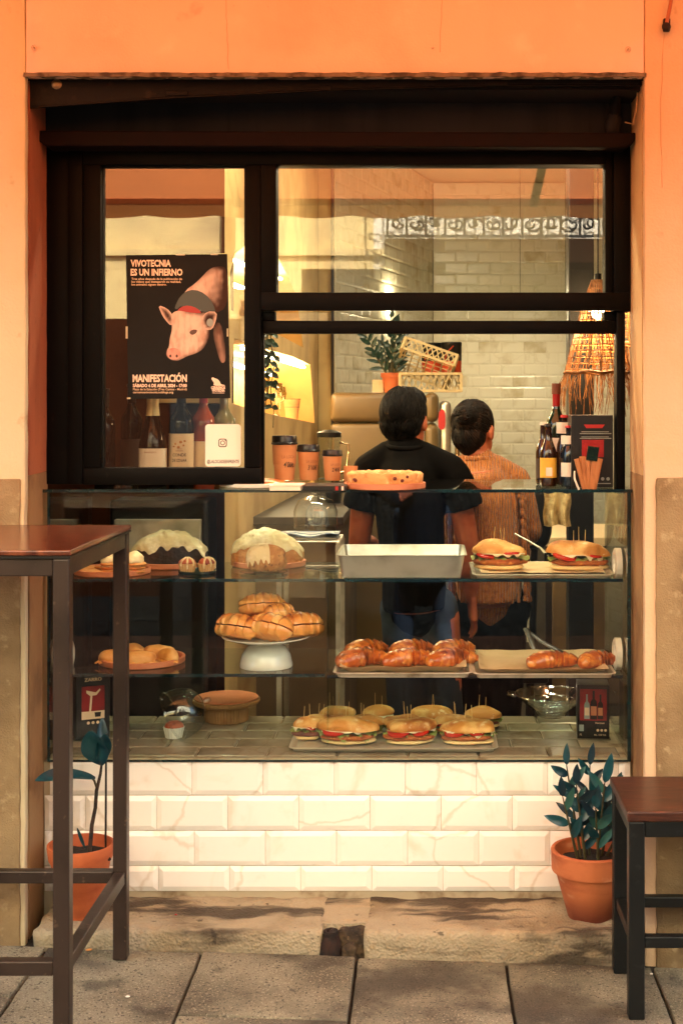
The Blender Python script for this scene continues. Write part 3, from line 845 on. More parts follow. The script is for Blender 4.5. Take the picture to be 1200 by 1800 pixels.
sp = gbox('side_pane', CX0 - .0005, CX0 + .0055, .2035, .68, CZ0, CZ1 - .0005, 'case_glass')
gbox('polished_edge', CX0 - .0005, CX0 + .0055, .194, .2033, CZ0 - .006, CZ1 - .0006, 'glass_edge', sp)
tp = gbox('top_pane', CX0 - .012, CX1 + .008, .196, .69, CZ1, CZ1 + .008, 'shelf_glass')
gbox('polished_edge', CX0 - .012, CX1 + .008, .190, .1958, CZ1 - .0005, CZ1 + .0082, 'glass_edge', tp)
SH1, SH2 = .937, .668
XM = P(578, 0, 3.95).x
for zz, splits in ((SH1, [(CX0 + .012, CX1 - .014)]), (SH2, [(CX0 + .012, XM - .003), (XM + .003, CX1 - .014)])):
    for k, (xa, xb) in enumerate(splits):
        dz = -.004 * k
        s_ = gbox('shelf', xa, xb, .226, .62, zz - .008 + dz, zz + dz, 'shelf_glass')
        gbox('polished_edge', xa, xb, .222, .2258, zz - .0085 + dz, zz + .0002 + dz, 'glass_edge', s_)
gbox('divider', XM - .002, XM + .002, .30, .62, CZ0 + .01, SH1 - .0085, 'shelf_glass')
M('clamp_white', lin((232, 224, 206)), .3)
for px, py, d in ((1088, 991, 3.90), (1088, 1149, 3.90)):
    z = CH - (py - 705) * 3.90 / F
    r = .046
    o = MB().lathe([(0, 0), (r * .55, 0), (r * .6, .006), (r * .8, .008), (r, .004), (r, -.012), (0, -.012)], (CX1 - .022, .30, z), 28, Matrix.Rotation(rad(-90), 3, 'Y')).build('clamp', 'clamp_white', case, smooth=40)
o = MB().lathe([(0, 0), (.025, 0), (.028, .006), (.037, .008), (.046, .004), (.046, -.012), (0, -.012)], (CX0 + .022, .34, CH - (1150 - 705) * 3.95 / F), 28, Matrix.Rotation(rad(90), 3, 'Y')).build('clamp', 'clamp_white', case, smooth=40)

# ------------------------------------------------------------------ doorstep
st = thing('doorstep', 'worn cracked stone step along the foot of the tiled counter', 'step', (-.25, .1, 0), kind='structure')
def stepb(x0, x1, y0, z1, mat, name='step_block', sub=.02, amp=.006):
    zb = -.12
    MB().box(x0, x1, y0, .215, zb, z1).build(name, mat, st, smooth=50, bevel=.012, sub=sub, amp=amp, ns=24)
stepb(OX0 + .03, -.272, -.038, .044, 'step_stone')
stepb(-.232, -.160, -.026, .034, 'step_broken', amp=.010)
stepb(-.163, OX1 - .004, -.042, .041, 'step_stone')
MB().box(-.29, -.155, .018, .2, -.1, .041).build('step_block', 'step_stone', st, smooth=50, sub=.02, amp=.004, ns=24)
v = P(586, 1618, 3.5)
MB().lathe([(0, .02), (.012, .02), (.013, .028), (.019, .028), (.02, .02), (.017, -.02), (.019, -.06), (0, -.06)], (v.x - .012, v.y + .075, .012), 14).build('iron_stub', 'rust', st, smooth=40)
MB().blob((v.x - .014, v.y + .075, -.005), (.032, .03, .04), 12, 8, .5, 30).build('rust_lump', 'rust', st, smooth=40)
MB().blob((v.x + .035, v.y + .07, -.02), (.02, .02, .028), 8, 6, .5, 30, pw=4).build('loose_stone', 'step_broken', st, smooth=30)
# ------------------------------------------------------------------ food and tableware in the case
M('terracotta_plate', lin((206, 128, 88)), .55, layers=[(lin((186, 108, 72)), 14, .45, .7)])
M('bun', lin((206, 138, 62)), .6, layers=[(lin((226, 176, 104)), 18, .45, .62), (lin((166, 92, 32)), 12, .54, .70), (lin((240, 216, 170)), 34, .58, .70, {'a': .75}), (lin((120, 62, 22)), 60, .68, .76, {'a': .6})], bump=[('noise', 45, .7), ('noise', 160, .4)], sss=.08)
M('crumb', lin((236, 206, 146)), .8, bump=[('noise', 160, .8)], sss=.1)
M('patty', lin((176, 96, 38)), .7, layers=[(lin((140, 68, 24)), 30, .4, .65), (lin((206, 130, 60)), 80, .58, .7)], bump=[('noise', 150, 1)])
M('tomato', lin((186, 40, 22)), .25, sss=.1)
M('lettuce', lin((128, 142, 66)), .45, layers=[(lin((190, 190, 120)), 30, .5, .7), (lin((70, 92, 34)), 22, .55, .75)], bump=[('noise', 80, .4)])
M('mayo', lin((240, 226, 190)), .25, sss=.1)
M('ham', lin((110, 48, 34)), .4, layers=[(lin((66, 28, 20)), 30, .45, .65)])
M('cocktail_stick', lin((226, 190, 124)), .6)
M('croissant', lin((176, 86, 28)), .3, layers=[(lin((216, 136, 58)), 34, .47, .62), (lin((104, 38, 10)), 20, .52, .70), (lin((236, 190, 110)), 90, .66, .74)], bump=[('noise', 90, .35)], coat=.6, attr=('toast', lin((92, 34, 10)), .35, 1.0))
M('pastry', lin((222, 152, 74)), .35, layers=[(lin((238, 188, 110)), 20, .45, .65), (lin((180, 98, 34)), 14, .54, .74)], bump=[('noise', 90, .3)], coat=.35, attr=('toast', lin((140, 66, 20)), .4, 1.0))
M('pasty', lin((222, 158, 80)), .5, layers=[(lin((236, 190, 118)), 18, .45, .65), (lin((184, 110, 44)), 14, .56, .76)], bump=[('noise', 70, .3)])
M('biscuit', lin((206, 142, 78)), .7, layers=[(lin((176, 108, 52)), 24, .45, .65)], bump=[('noise', 120, .5)])
M('cream', lin((240, 222, 178)), .35, layers=[(lin((222, 196, 146)), 30, .5, .7), (lin((160, 96, 46)), 60, .64, .72, {'a': .6})], bump=[('noise', 70, .5)], sss=.1)
M('icing', lin((214, 190, 142)), .4, layers=[(lin((240, 226, 190)), 14, .45, .65), (lin((170, 132, 84)), 30, .58, .74)], bump=[('noise', 40, 1), ('noise', 110, .7)], sss=.1)
M('choc_cake', lin((48, 26, 18)), .8, layers=[(lin((30, 16, 11)), 40, .4, .6)], bump=[('noise', 90, .8)])
M('carrot_cake', lin((168, 106, 48)), .85, layers=[(lin((196, 136, 72)), 40, .45, .62), (lin((110, 60, 24)), 60, .58, .7)], bump=[('noise', 120, 1)])
M('red_muffin', lin((168, 78, 44)), .7, layers=[(lin((120, 44, 26)), 40, .45, .65)], bump=[('noise', 90, .7)])
M('paper_cup_case', lin((206, 160, 104)), .8)
M('green_plate', lin((16, 34, 28)), .15)
M('steel', lin((222, 216, 202)), .34, .85, layers=[(lin((180, 172, 154)), 9, .4, .7)], bump=[('noise', 12, .06)])
M('tray_metal', lin((214, 206, 188)), .36, .55, layers=[(lin((150, 138, 116)), 16, .5, .75)])
M('baking_paper', lin((206, 180, 138)), .7, layers=[(lin((176, 142, 96)), 9, .5, .75), (lin((150, 108, 62)), 30, .66, .76, {'a': .6})], bump=[('noise', 14, .6)])
M('white_china', lin((226, 226, 214)), .12, coat=.4)
M('black_plastic', lin((18, 17, 16)), .35)
M('tart_crust', lin((220, 160, 92)), .6, layers=[(lin((192, 122, 58)), 26, .45, .68), (lin((240, 200, 140)), 50, .58, .7)], bump=[('noise', 70, .8)])
M('jam', lin((96, 28, 16)), .3)

def plate(label, c, r, h=.016, mat='terracotta_plate', name='plate', group=None):
    t = thing(name, label, 'plate', c, group)
    MB().lathe([(0, .004), (r * .9, .004), (r * .93, h - .001), (r * .955, h), (r, h - .001), (r, .002), (r * .985, 0), (0, 0)], c, 48).build('dish', mat, t, smooth=35)
    return t
def zfront(py, z):      # depth of a point standing on height z seen at row py
    return dep(py, z)
def on(px, py, z, back=0):
    d = dep(py, z) + back
    v = P(px, py, dep(py, z)); return Vector(((px - 748) * d / F, d + CY, z))

def sandwich(label, c, w, h, seed, group, tilt=0.0, filling='lettuce', dpt=.62, picks=2, rz=0, name='sandwich', mayo=False):
    t = thing(name, label, 'sandwich', c, group)
    r = random.Random(seed)
    L = w / 2; Dp = w / 2 * dpt
    T = c + Vector((0, 0, 0))
    rz = rz + r.uniform(-.16, .16)
    rot = Matrix.Rotation(rz, 3, 'Z')
    def at(x, y, z): return T + rot @ Vector((x, y, z))
    MB().blob(at(0, 0, h * .10), (L * .95, Dp, h * .13), 24, 10, .14, 22, floor=h * .10, m=rot, seed=seed, pw=2.4).build('bun_bottom', 'crumb', t, smooth=70)
    z = h * .25
    MB().blob(at(r.uniform(-.008, .008), -Dp * .08, z + h * .02), (L * 1.0, Dp * 1.04, h * .15), 28, 8, .16, 40, m=rot, seed=seed + 3, pw=2.4).build('patty', 'patty' if filling != 'ham' else 'ham', t, smooth=70)
    z = h * .42
    big = 1.5 if filling == 'lettuce' else 1.0
    def fr(u, v):
        a = u * 2 * math.pi
        rr = 1.0 + .06 * math.sin(a * 9 + seed) + .10 * noise.noise(Vector((math.cos(a) * 3, math.sin(a) * 3, seed)))
        rr = rr * (.2 + .84 * v)
        hang = max(0, noise.noise(Vector((math.cos(a) * 2.2, math.sin(a) * 2.2, seed + 4))) + .25)
        dz = -(.26 * h * hang * big if v > .95 else .08 * h * hang * big if v > .75 else 0) + h * .05 * math.sin(a * 15 + seed) * v
        return at(L * rr * math.cos(a), Dp * rr * math.sin(a), z + dz)
    MB().sheet(fr, 72, 6).build('lettuce', 'lettuce', t, smooth=80)
    for k, xx in enumerate((-.45, .40) if filling != 'ham' else (.15,)):
        rr = L * r.uniform(.30, .44)
        MB().lathe([(0, .004), (rr * .9, .004), (rr, .002), (rr, -.003), (0, -.004)], at(L * xx + r.uniform(-.01, .01), -Dp * r.uniform(.42, .60), z + h * .09 + .002 * k), 20, Matrix.Rotation(r.uniform(-.15, .3), 3, 'X') @ Matrix.Rotation(r.uniform(-.2, .2), 3, 'Y')).build('tomato_slice', 'tomato', t, smooth=40)
    def sa(u, v):
        a = math.pi * (1.08 + .84 * u)
        drip = max(0, noise.noise(Vector((u * 7, seed, 1)))) * h * .5
        wob = 1 + .04 * noise.noise(Vector((u * 9, v * 3, seed)))
        return at(L * .99 * wob * math.cos(a), Dp * 1.01 * wob * math.sin(a) - .003 * math.sin(v * 3.1), h * .56 - v * (h * .03 + drip * (1.9 if mayo else .8)))
    MB().sheet(sa, 36, 4).build('sauce', 'mayo', t, smooth=80)
    mt = Matrix.Rotation(tilt + r.uniform(-.04, .04), 3, 'Y') @ rot
    MB().blob(at(r.uniform(-.008, .008), 0, h * .585), (L * r.uniform(.97, 1.06), Dp * 1.08, h * .37), 36, 18, .30, 17, floor=h * .05, m=mt, seed=seed + 9, pw=r.uniform(2.0, 2.7)).build('bun_top', 'bun', t, smooth=70)
    for k in range(picks):
        x = (k - (picks - 1) / 2) * .012 + r.uniform(-.008, .008)
        y = r.uniform(-.012, .012)
        MB().tube(at(x, y, h * .85), at(x + r.uniform(-.004, .004), y, h * .98 + .030 + r.uniform(0, .012)), .0011, .0008, 5).build('cocktail_stick', 'cocktail_stick', t)
    return t

def tray(label, x0, x1, y0, y1, z, h, mat='tray_metal', lip=.008, name='metal_tray', cat='tray', group=None, tilt=.006):
    t = thing(name, label, cat, ((x0 + x1) / 2, (y0 + y1) / 2, z), group)
    def rr(e, n=5, rad_=.018):
        q = []
        for cx, cy_, a0 in ((x1 - rad_, y1 - rad_, 0), (x0 + rad_, y1 - rad_, 90), (x0 + rad_, y0 + rad_, 180), (x1 - rad_, y0 + rad_, 270)):
            for k in range(n + 1):
                a = rad(a0 + 90 * k / n); q.append((cx + (rad_ + e) * math.cos(a), cy_ + (rad_ + e) * math.sin(a)))
        return q
    prof = [(-tilt - .004, .0), (-tilt, .001), (-.001, h - .003), (lip, h - .002), (lip, h), (-.001, h), (-tilt - .003, .003)]
    vs, fs = [], []
    n = len(rr(0))
    for e, zz in prof:
        vs += [(x, y, z + zz) for x, y in rr(e)]
    for i in range(len(prof) - 1):
        for k in range(n):
            fs.append((i * n + k, i * n + (k + 1) % n, (i + 1) * n + (k + 1) % n, (i + 1) * n + k))
    fs.append(tuple(range(n - 1, -1, -1)))
    fs.append(tuple((len(prof) - 1) * n + k for k in range(n)))
    MB().add(vs, fs).build('tray_body', mat, t, smooth=50)
    return t

def croissant(label, c, L, r, rz, seed, group, name='croissant', mat='croissant', curl=1.15, fat=1.0):
    t = thing(name, label, 'croissant', c, group)
    rn = random.Random(seed)
    n = 72; path = []; rr = []; toast = []
    Rr = L / (2 * math.sin(curl))
    for i in range(n + 1):
        u = i / n * 2 - 1
        a = u * curl
        path.append(Vector((Rr * math.sin(a), Rr * (math.cos(a) - math.cos(curl * .6)), 0)))
        base = (max(0, 1 - abs(u) ** 2.2)) ** .55 * .86 + .14
        ph = (abs(u) * 4.2 + (0 if abs(u) > .12 else .0)) % 1.0
        ridge = 1 - .26 * ph ** 1.5
        for k in range(14):
            toast.append((max(0, 1 - ph * 3.2) + .25 * max(0, math.cos(2 * math.pi * k / 14))) * (.55 + .45 * noise.noise(Vector((u * 9, k * .6, seed)))))
        q = r * base * ridge * (1 + .05 * noise.noise(Vector((u * 4, seed, 0))))
        rr.append((q * .92, q * 1.08 * fat))
    m = MB(); m.sweep(path, rr, 14, True, Vector((0, 0, 1)))
    R3 = Matrix.Rotation(rz, 3, 'Z')
    for k, v in enumerate(m.v):
        v2 = v * (1 + .04 * noise.noise(v * 50 + Vector((seed, 0, 0))))
        if v2.z < -r * .55: v2.z = -r * .55 + (v2.z + r * .55) * .1
        m.v[k] = R3 @ (v2 + Vector((0, 0, r * .60))) + Vector(c)
    m.build('dough', mat, t, smooth=55, attr=('toast', toast))
    return t

Z1, Z2, Z0 = SH1 + .0008, SH2 + .0008, .4412
# --- upper shelf
c = on(198, 1016, Z1, .112); plate('flat terracotta plate of biscuits on the upper shelf nearest the tall table', c, .110, group='terracotta plates')
def biscuit(label, c, r, h, tx=0, ty=0, name='biscuit'):
    t = thing(name, label, 'biscuit', c, 'biscuits on the upper shelf plate')
    MB().lathe([(0, h), (r * .8, h), (r, h * .6), (r * .98, h * .15), (r * .85, 0), (0, 0)], c, 20, Matrix.Rotation(tx, 3, 'X') @ Matrix.Rotation(ty, 3, 'Y')).build('dough', 'biscuit', t, smooth=50)
    return t
biscuit('flat brown biscuit leaning at the far end of the biscuit plate', c + Vector((-.076, .01, .006)), .032, .010, .25, .2)
biscuit('flat brown biscuit lying in front on the biscuit plate', c + Vector((-.045, -.045, .005)), .034, .009)
biscuit('pale biscuit behind the flat one on the biscuit plate', c + Vector((-.03, .035, .006)), .034, .010, -.2)
for k, (dx, dy, lab) in enumerate([(-.008, -.03, 'cream topped biscuit stack mostly behind the table leg'), (.060, -.04, 'cream topped biscuit stack beside the chocolate loaf')]):
    q = c + Vector((dx + .012, dy, .005))
    t = thing('filled_biscuit', lab, 'biscuit', q, 'filled biscuits on the upper shelf plate')
    for j in range(3):
        MB().lathe([(0, .009), (.03, .009), (.034, .005), (.031, 0), (0, 0)], q + Vector((RND.uniform(-.002, .002), 0, .011 * j)), 24).build('biscuit_layer', 'biscuit', t, smooth=50)
        if j < 2:
            MB().lathe([(0, .003), (.028, .003), (.03, .0015), (.028, 0), (0, 0)], q + Vector((0, 0, .0085 + .011 * j)), 20).build('filling', 'cream', t, smooth=50)
    MB().blob(q + Vector((0, 0, .036)), (.029, .029, .026), 20, 10, .28, 60, floor=.006, seed=k * 4).build('cream_top', 'cream', t, smooth=60)

def loaf(label, c, w, dp, h, cake, seed, drip=.4, cut=False):
    t = thing('loaf_cake', label, 'cake', c)
    def shape(u, th, k=1.0):
        # cross section th 0..pi over the top, u along the loaf
        e = max(0, 1 - abs(2 * u - 1) ** 4) ** .33
        arch = (.55 + .45 * abs(math.sin(math.pi * (u * .94 + .03 + .05 * math.sin(seed))) ) ** .9)
        cy_, sn = math.cos(th), math.sin(th)
        y = (abs(cy_) ** .55) * (1 if cy_ > 0 else -1) * .5 * dp * (.7 + .3 * e)
        z = abs(sn) ** .75 * h * arch * (.55 + .45 * e)
        v = Vector(((u - .5) * w, y, z)) * k
        return v
    m = MB()
    nu, nv = 30, 18
    def sp(u, v):
        q = shape(u, math.pi * v)
        return c + q * (1 + .03 * noise.noise(q * 40 + Vector((seed, 0, 0))))
    m.sheet(sp, nu, nv)
    m.f.append(tuple(range(0, (nu + 1) * (nv + 1), nu + 1))); m.f.append(tuple(range(nu, (nu + 1) * (nv + 1), nu + 1)))
    m.build('sponge', cake, t, smooth=50, fix=True)
    def ic(u, v):
        a = (u - .5) * .998 + .5
        f_ = .15 + drip * .8 * .32 * (noise.noise(Vector((u * 5, seed, 0))) + .3 * noise.noise(Vector((u * 13, seed, 3))))
        b_ = .25
        th = math.pi * (f_ + (1 - b_ - f_) * v)
        # front edge is at theta near pi (towards -Y)
        q = shape(a, math.pi - th, 1.0)
        lift = 1.05 + .05 * noise.noise(q * 55 + Vector((seed, 1, 2))) + .035 * noise.noise(q * 120 + Vector((seed, 1, 2)))
        if v < .03 or v > .97: lift = 1.004
        q = Vector((q.x * 1.02, q.y * lift, q.z * lift))
        q.z += h * .05 * max(0, noise.noise(q * 30 + Vector((seed, 5, 2))))
        return c + q
    MB().sheet(ic, 60, 22).build('icing', 'icing', t, smooth=80)
    return t
c = on(298, 1009, Z1, .20)
plate('terracotta plate under the chocolate loaf', c, .104, group='terracotta plates')
loaf('dark chocolate loaf cake under rough cream icing', c + Vector((0, .0, .0055)), .225, .105, .096, 'choc_cake', 3, .55)
c = on(347, 1009, Z1, .030)
t = plate('dark green saucer holding two iced muffins', c, .055, .008, 'green_plate', 'saucer')
def muffin(label, c, r, seed):
    t = thing('muffin', label, 'muffin', c, 'iced muffins on the green saucer')
    MB().lathe([(0, 0), (r * .75, 0), (r, r * .95), (r * .95, r * .95), (0, r * .9)], c, 36, flute=.0008).build('paper_case', 'paper_cup_case', t, smooth=20)
    MB().blob(c + Vector((0, 0, r * .95)), (r * .98, r * .98, r * .62), 18, 10, .18, 60, floor=r * .1, seed=seed).build('sponge', 'red_muffin', t, smooth=60)
    for k in range(3):
        a = -2.35 + k * .8 + seed * .13
        pts = [c + Vector((r * .2 * math.cos(a), r * .2 * math.sin(a), r * 1.6)), c + Vector((r * .7 * math.cos(a), r * .7 * math.sin(a), r * 1.42)), c + Vector((r * 1.0 * math.cos(a), r * 1.0 * math.sin(a), r * 1.05)), c + Vector((r * .97 * math.cos(a), r * .97 * math.sin(a), r * RND.uniform(.35, .75)))]
        MB().sweep(pts, [.0034, .0036, .003, .002], 8).build('icing', 'icing', t, smooth=80)
muffin('iced red muffin beside the chocolate loaf', c + Vector((-.027, -.01, .004)), .026, 1)
muffin('iced red muffin on the side of the carrot loaf', c + Vector((.028, -.006, .004)), .026, 5)
c = on(473, 1008, Z1, .20)
plate('terracotta plate under the pale iced loaf', c, .112, group='terracotta plates')
loaf('brown carrot loaf cake thick with pale icing', c + Vector((-.004, .0, .0055)), .215, .105, .100, 'carrot_cake', 8, .45)
cc = on(464, 1009, Z1, .022)
t = thing('cake_plate', 'small dark glass plate in front of the pale iced loaf', 'plate', cc)
MB().lathe([(0, .002), (.05, .003), (.069, .006), (.070, .005), (.05, 0), (0, 0)], cc, 40).build('dish', 'green_plate', t, smooth=50)
t = thing('cake_slice', 'cut end of carrot cake with icing drips on the dark plate', 'cake', cc + Vector((0, 0, .004)))
q = cc + Vector((.008, .004, .0045))
MB().blob(q + Vector((0, 0, .036)), (.056, .034, .042), 24, 14, .12, 40, floor=.036, pw=3, seed=2).build('sponge', 'carrot_cake', t, smooth=50)
def ics(u, v):
    a = math.pi * (.95 + .62 * u)
    lo = .006 + .062 * max(0, min(1, .42 + 1.3 * noise.noise(Vector((u * 8, 4, 4)))))
    r1 = 1.06 * (abs(math.cos(a)) ** 3 + abs(math.sin(a)) ** 3) ** (-1 / 3)
    zz = .083 - v * (.083 - lo)
    s = (1 - min(1, max(0, (zz - .036) / .047)) ** 2.5) ** .4
    return q + Vector((.057 * r1 * s * math.cos(a), .036 * r1 * s * math.sin(a), zz))
MB().sheet(ics, 44, 14).build('icing', 'icing', t, smooth=80)
# deep steel tray
a, b = on(589, 1018, Z1), on(821, 1018, Z1)
tr = tray('deep empty stainless steel pan between the loaf and the sandwiches', a.x + .006, b.x - .006, a.y + .014, a.y + .30, Z1, .066, 'steel', .006, 'steel_pan', 'pan', tilt=.012)
a, b = on(835, 1018, Z1 + .001), on(1084, 1018, Z1 + .001)
tray('shallow metal tray with crumpled paper under the two large sandwiches', a.x, b.x - .012, a.y + .012, a.y + .31, Z1, .013, 'tray_metal')
def paper(label, x0, x1, y0, y1, z, seed, curl=.012):
    t = thing('baking_paper', label, 'paper', ((x0 + x1) / 2, (y0 + y1) / 2, z))
    def f(u, v):
        w = noise.noise(Vector((u * 5, v * 5, seed))) * .004 + noise.noise(Vector((u * 14, v * 14, seed))) * .0015
        e = max(abs(u - .5), abs(v - .5)) * 2
        return Vector((x0 + (x1 - x0) * u, y0 + (y1 - y0) * v, z + .005 + w + curl * max(0, e - .82) / .18))
    MB().sheet(f, 24, 18).build('sheet', 'baking_paper', t, smooth=80)
paper('brown crumpled baking paper under the two large sandwiches', a.x + .016, b.x - .028, a.y + .028, a.y + .29, Z1 + .003, 4, .008)
sandwich('large chicken sandwich with a red tomato edge beside the steel pan', on(877, 1004, Z1 + .009, .055), .158, .088, 21, 'large sandwiches on the upper shelf', .03, 'patty', .6, 3)
sandwich('large chicken sandwich with dripping white sauce by the glass end', on(1016, 1005, Z1 + .009, .055), .172, .086, 33, 'large sandwiches on the upper shelf', .05, 'patty', .58, 3, mayo=True)
t = thing('serving_spatula', 'black spatula with a thin steel handle standing between the large sandwiches', 'spatula', P(966, 976, 4.08))
MB().sweep([P(904, 938, 4.25), P(930, 952, 4.22), P(950, 964, 4.18), P(962, 978, 4.14)], [.003, .003, .004, .005], 8).build('handle', 'steel', t, smooth=60)
MB().sheet(lambda u, v: P(956 + 30 * u, 972 - 10 * u + 14 * v + 4 * math.sin(u * 3), 4.13 + .05 * u), 6, 3).build('blade', 'black_plastic', t, smooth=60)
# --- middle shelf
c = on(250, 1178, Z2, .128)
plate('terracotta plate of golden pasties on the middle shelf', c, .126, .017, group='terracotta plates')
labs = ['golden pasty at the front of the pasty plate', 'golden pasty by the rim next to the cake stand side', 'golden pasty half behind the table leg', 'golden pasty at the back of the pasty plate', 'pasty lying across the middle at the back']
for k, (dx, dy, rz, s) in enumerate([(.006, -.072, .12, .86), (.084, -.030, -.75, .74), (-.074, -.040, .55, .84), (.040, .020, .25, .9), (-.034, .030, -.3, .9)]):
    q = c + Vector((dx, dy, .0055))
    t = thing('pasty', labs[k], 'pasty', q, 'pasties on the terracotta plate')
    R3 = Matrix.Rotation(rz, 3, 'Z')
    MB().blob(q + Vector((0, 0, .016)), (.055 * s, .034 * s, .030 * s), 26, 14, .2, 34, floor=.016, m=R3, seed=k).build('filled_dough', 'pasty', t, smooth=60)
    def cr(u, v, s=s, q=q, R3=R3, k=k):
        a = math.pi * (1.0 + u); rr = 1 + .26 * v + .07 * math.sin(a * 14) * v
        return q + R3 @ Vector((.053 * s * rr * math.cos(a), .033 * s * rr * math.sin(a), .010 - .006 * v + .002 * math.sin(a * 16 + k)))
    MB().sheet(cr, 40, 3).build('crimped_edge', 'pasty', t, smooth=80)
c = on(468, 1180, Z2, .075)
t = thing('cake_stand', 'white china cake stand heaped with filled pastries', 'cake stand', c)
MB().lathe([(0, .0), (.076, .0), (.077, .004), (.076, .012), (.070, .036), (.055, .058), (.036, .066), (.032, .07), (0, .07)], c, 48).build('foot', 'white_china', t, smooth=50)
MB().lathe([(0, .070), (.05, .070), (.10, .078), (.128, .088), (.129, .091), (.126, .091), (.10, .083), (.05, .076), (0, .076)], c, 56).build('plate', 'white_china', t, smooth=50)
top = c + Vector((0, 0, .082))
def filled(label, q, rz, tilt, s, seed):
    t = thing('filled_pastry', label, 'pastry', q, 'filled pastries on the cake stand')
    R3 = Matrix.Rotation(rz, 3, 'Z') @ Matrix.Rotation(tilt, 3, 'X')
    m = MB()
    n, k = 30, 14
    for part in (0, 1):
        path, rr = [], []; toast = []
        for i in range(n + 1):
            u = i / n * 2 - 1
            base = max(.0, 1 - abs(u) ** 2.4) ** .55 * .93 + .07
            ph = (abs(u) * 3.4) % 1
            toast += [max(0, 1 - ph * 3) * (.6 + .5 * noise.noise(Vector((u * 8, j_ * .6, seed)))) + (.75 if part else .1) * max(0, math.cos(2 * math.pi * j_ / k)) * (.8 + .6 * noise.noise(Vector((u * 4, j_ * .4, seed + 3)))) for j_ in range(k)]
            q_ = .030 * s * base * (1 - .18 * ph) * (1 if part else .92)
            path.append(Vector((u * .056 * s, 0.012 * u * u, 0))); rr.append((q_, q_ * 1.12))
        mm = MB().sweep(path, rr, k, True, Vector((0, 0, 1)))
        for i, v in enumerate(mm.v):
            v = v * (1 + .06 * noise.noise(v * 45 + Vector((seed, part * 5, 0))))
            if part: v = Vector((v.x, v.y, max(v.z, -.002) + .026 * s))
            else: v = Vector((v.x, v.y * 1.05 - .004, min(max(v.z, -.018 * s), .004) + .018 * s))
            mm.v[i] = R3 @ v + q
        mm.build('top_half' if part else 'bottom_half', 'pastry', t, smooth=50, attr=('toast', toast))
    return t
filled('glossy filled pastry heaped at the very top of the cake stand', top + Vector((-.012, .01, .066)), .25, -.35, 1.2, 1)
filled('glossy filled pastry at the front middle of the cake stand', top + Vector((.006, -.060, .012)), -.55, -.6, 1.35, 2)
filled('filled pastry at the end of the cake stand towards the pasties', top + Vector((-.088, -.03, .006)), -.5, -.35, 1.3, 3)
filled('flaky pastry hanging over the rim towards the croissant tray', top + Vector((.098, -.02, .006)), .4, -.3, 1.35, 4)
filled('filled pastry lying behind the front one on the cake stand', top + Vector((.050, .035, .010)), .1, -.2, 1.2, 5)
filled('small pastry wedged beside the topmost one', top + Vector((.044, -.010, .058)), .7, -.25, .85, 6)
filled('dark pastry between the front pastry and the pasty side', top + Vector((-.040, .035, .006)), .1, -.2, 1.25, 7)
a, b = on(584, 1192, Z2 + .0), on(832, 1192, Z2 + .0)
tray('metal tray lined with paper and filled with six glazed croissants', a.x + .008, b.x - .01, a.y + .012, a.y + .33, Z2 - .003, .016, 'tray_metal')
paper('pale paper lining the tray of six croissants', a.x + .018, b.x - .018, a.y + .024, a.y + .32, Z2, 9, .022)
for k, (px, py, rz, lab, s) in enumerate([(634, 1178, .55, 'glazed croissant at the front corner by the cake stand', 1.05), (716, 1178, .40, 'glazed croissant in the middle of the front row', 1.0), (792, 1178, .5, 'dark glazed croissant at the front by the tray gap', 1.02)]):
    q = on(px, py, Z2 + .006, .06)
    croissant(lab, q, .150 * s, .033 * s, rz, k, 'glazed croissants', curl=.95)
    q2 = q + Vector((.008, .125, 0))
    croissant(lab.replace('at the front', 'at the back').replace('front row', 'back row'), q2, .145, .036, rz + .25, k + 20, 'glazed croissants', curl=.95)
a, b = on(830, 1193, Z2 - .004), on(1092, 1193, Z2 - .004)
tray('metal tray with greasy paper and two croissants left', a.x + .008, b.x - .02, a.y + .012, a.y + .33, Z2 - .0065, .015, 'tray_metal')
paper('greasy wrinkled paper on the nearly empty croissant tray', a.x + .02, b.x - .032, a.y + .024, a.y + .32, Z2 - .003, 14, .016)
croissant('glazed croissant lying alone in front of the black tongs', on(968, 1180, Z2 + .003, .05), .148, .032, .35, 41, 'glazed croissants', curl=.95)
croissant('glazed croissant at the glass end of the nearly empty tray', on(1048, 1180, Z2 + .003, .06), .118, .031, .6, 42, 'glazed croissants', curl=.95)
t = thing('serving_tongs', 'black tipped tongs leaning over the nearly empty croissant tray', 'tongs', P(950, 1140, 4.1))
MB().sweep([P(924, 1105, 4.22), P(935, 1130, 4.16), P(945, 1158, 4.06)], [(.004, .009), (.005, .011), (.003, .012)], 8).build('arm', 'black_plastic', t, smooth=50)
MB().sweep([P(930, 1112, 4.22), P(955, 1130, 4.16), P(985, 1146, 4.08), P(984, 1150, 4.06)], [(.004, .009), (.005, .011), (.004, .012), (.002, .006)], 8).build('arm', 'black_plastic', t, smooth=50)
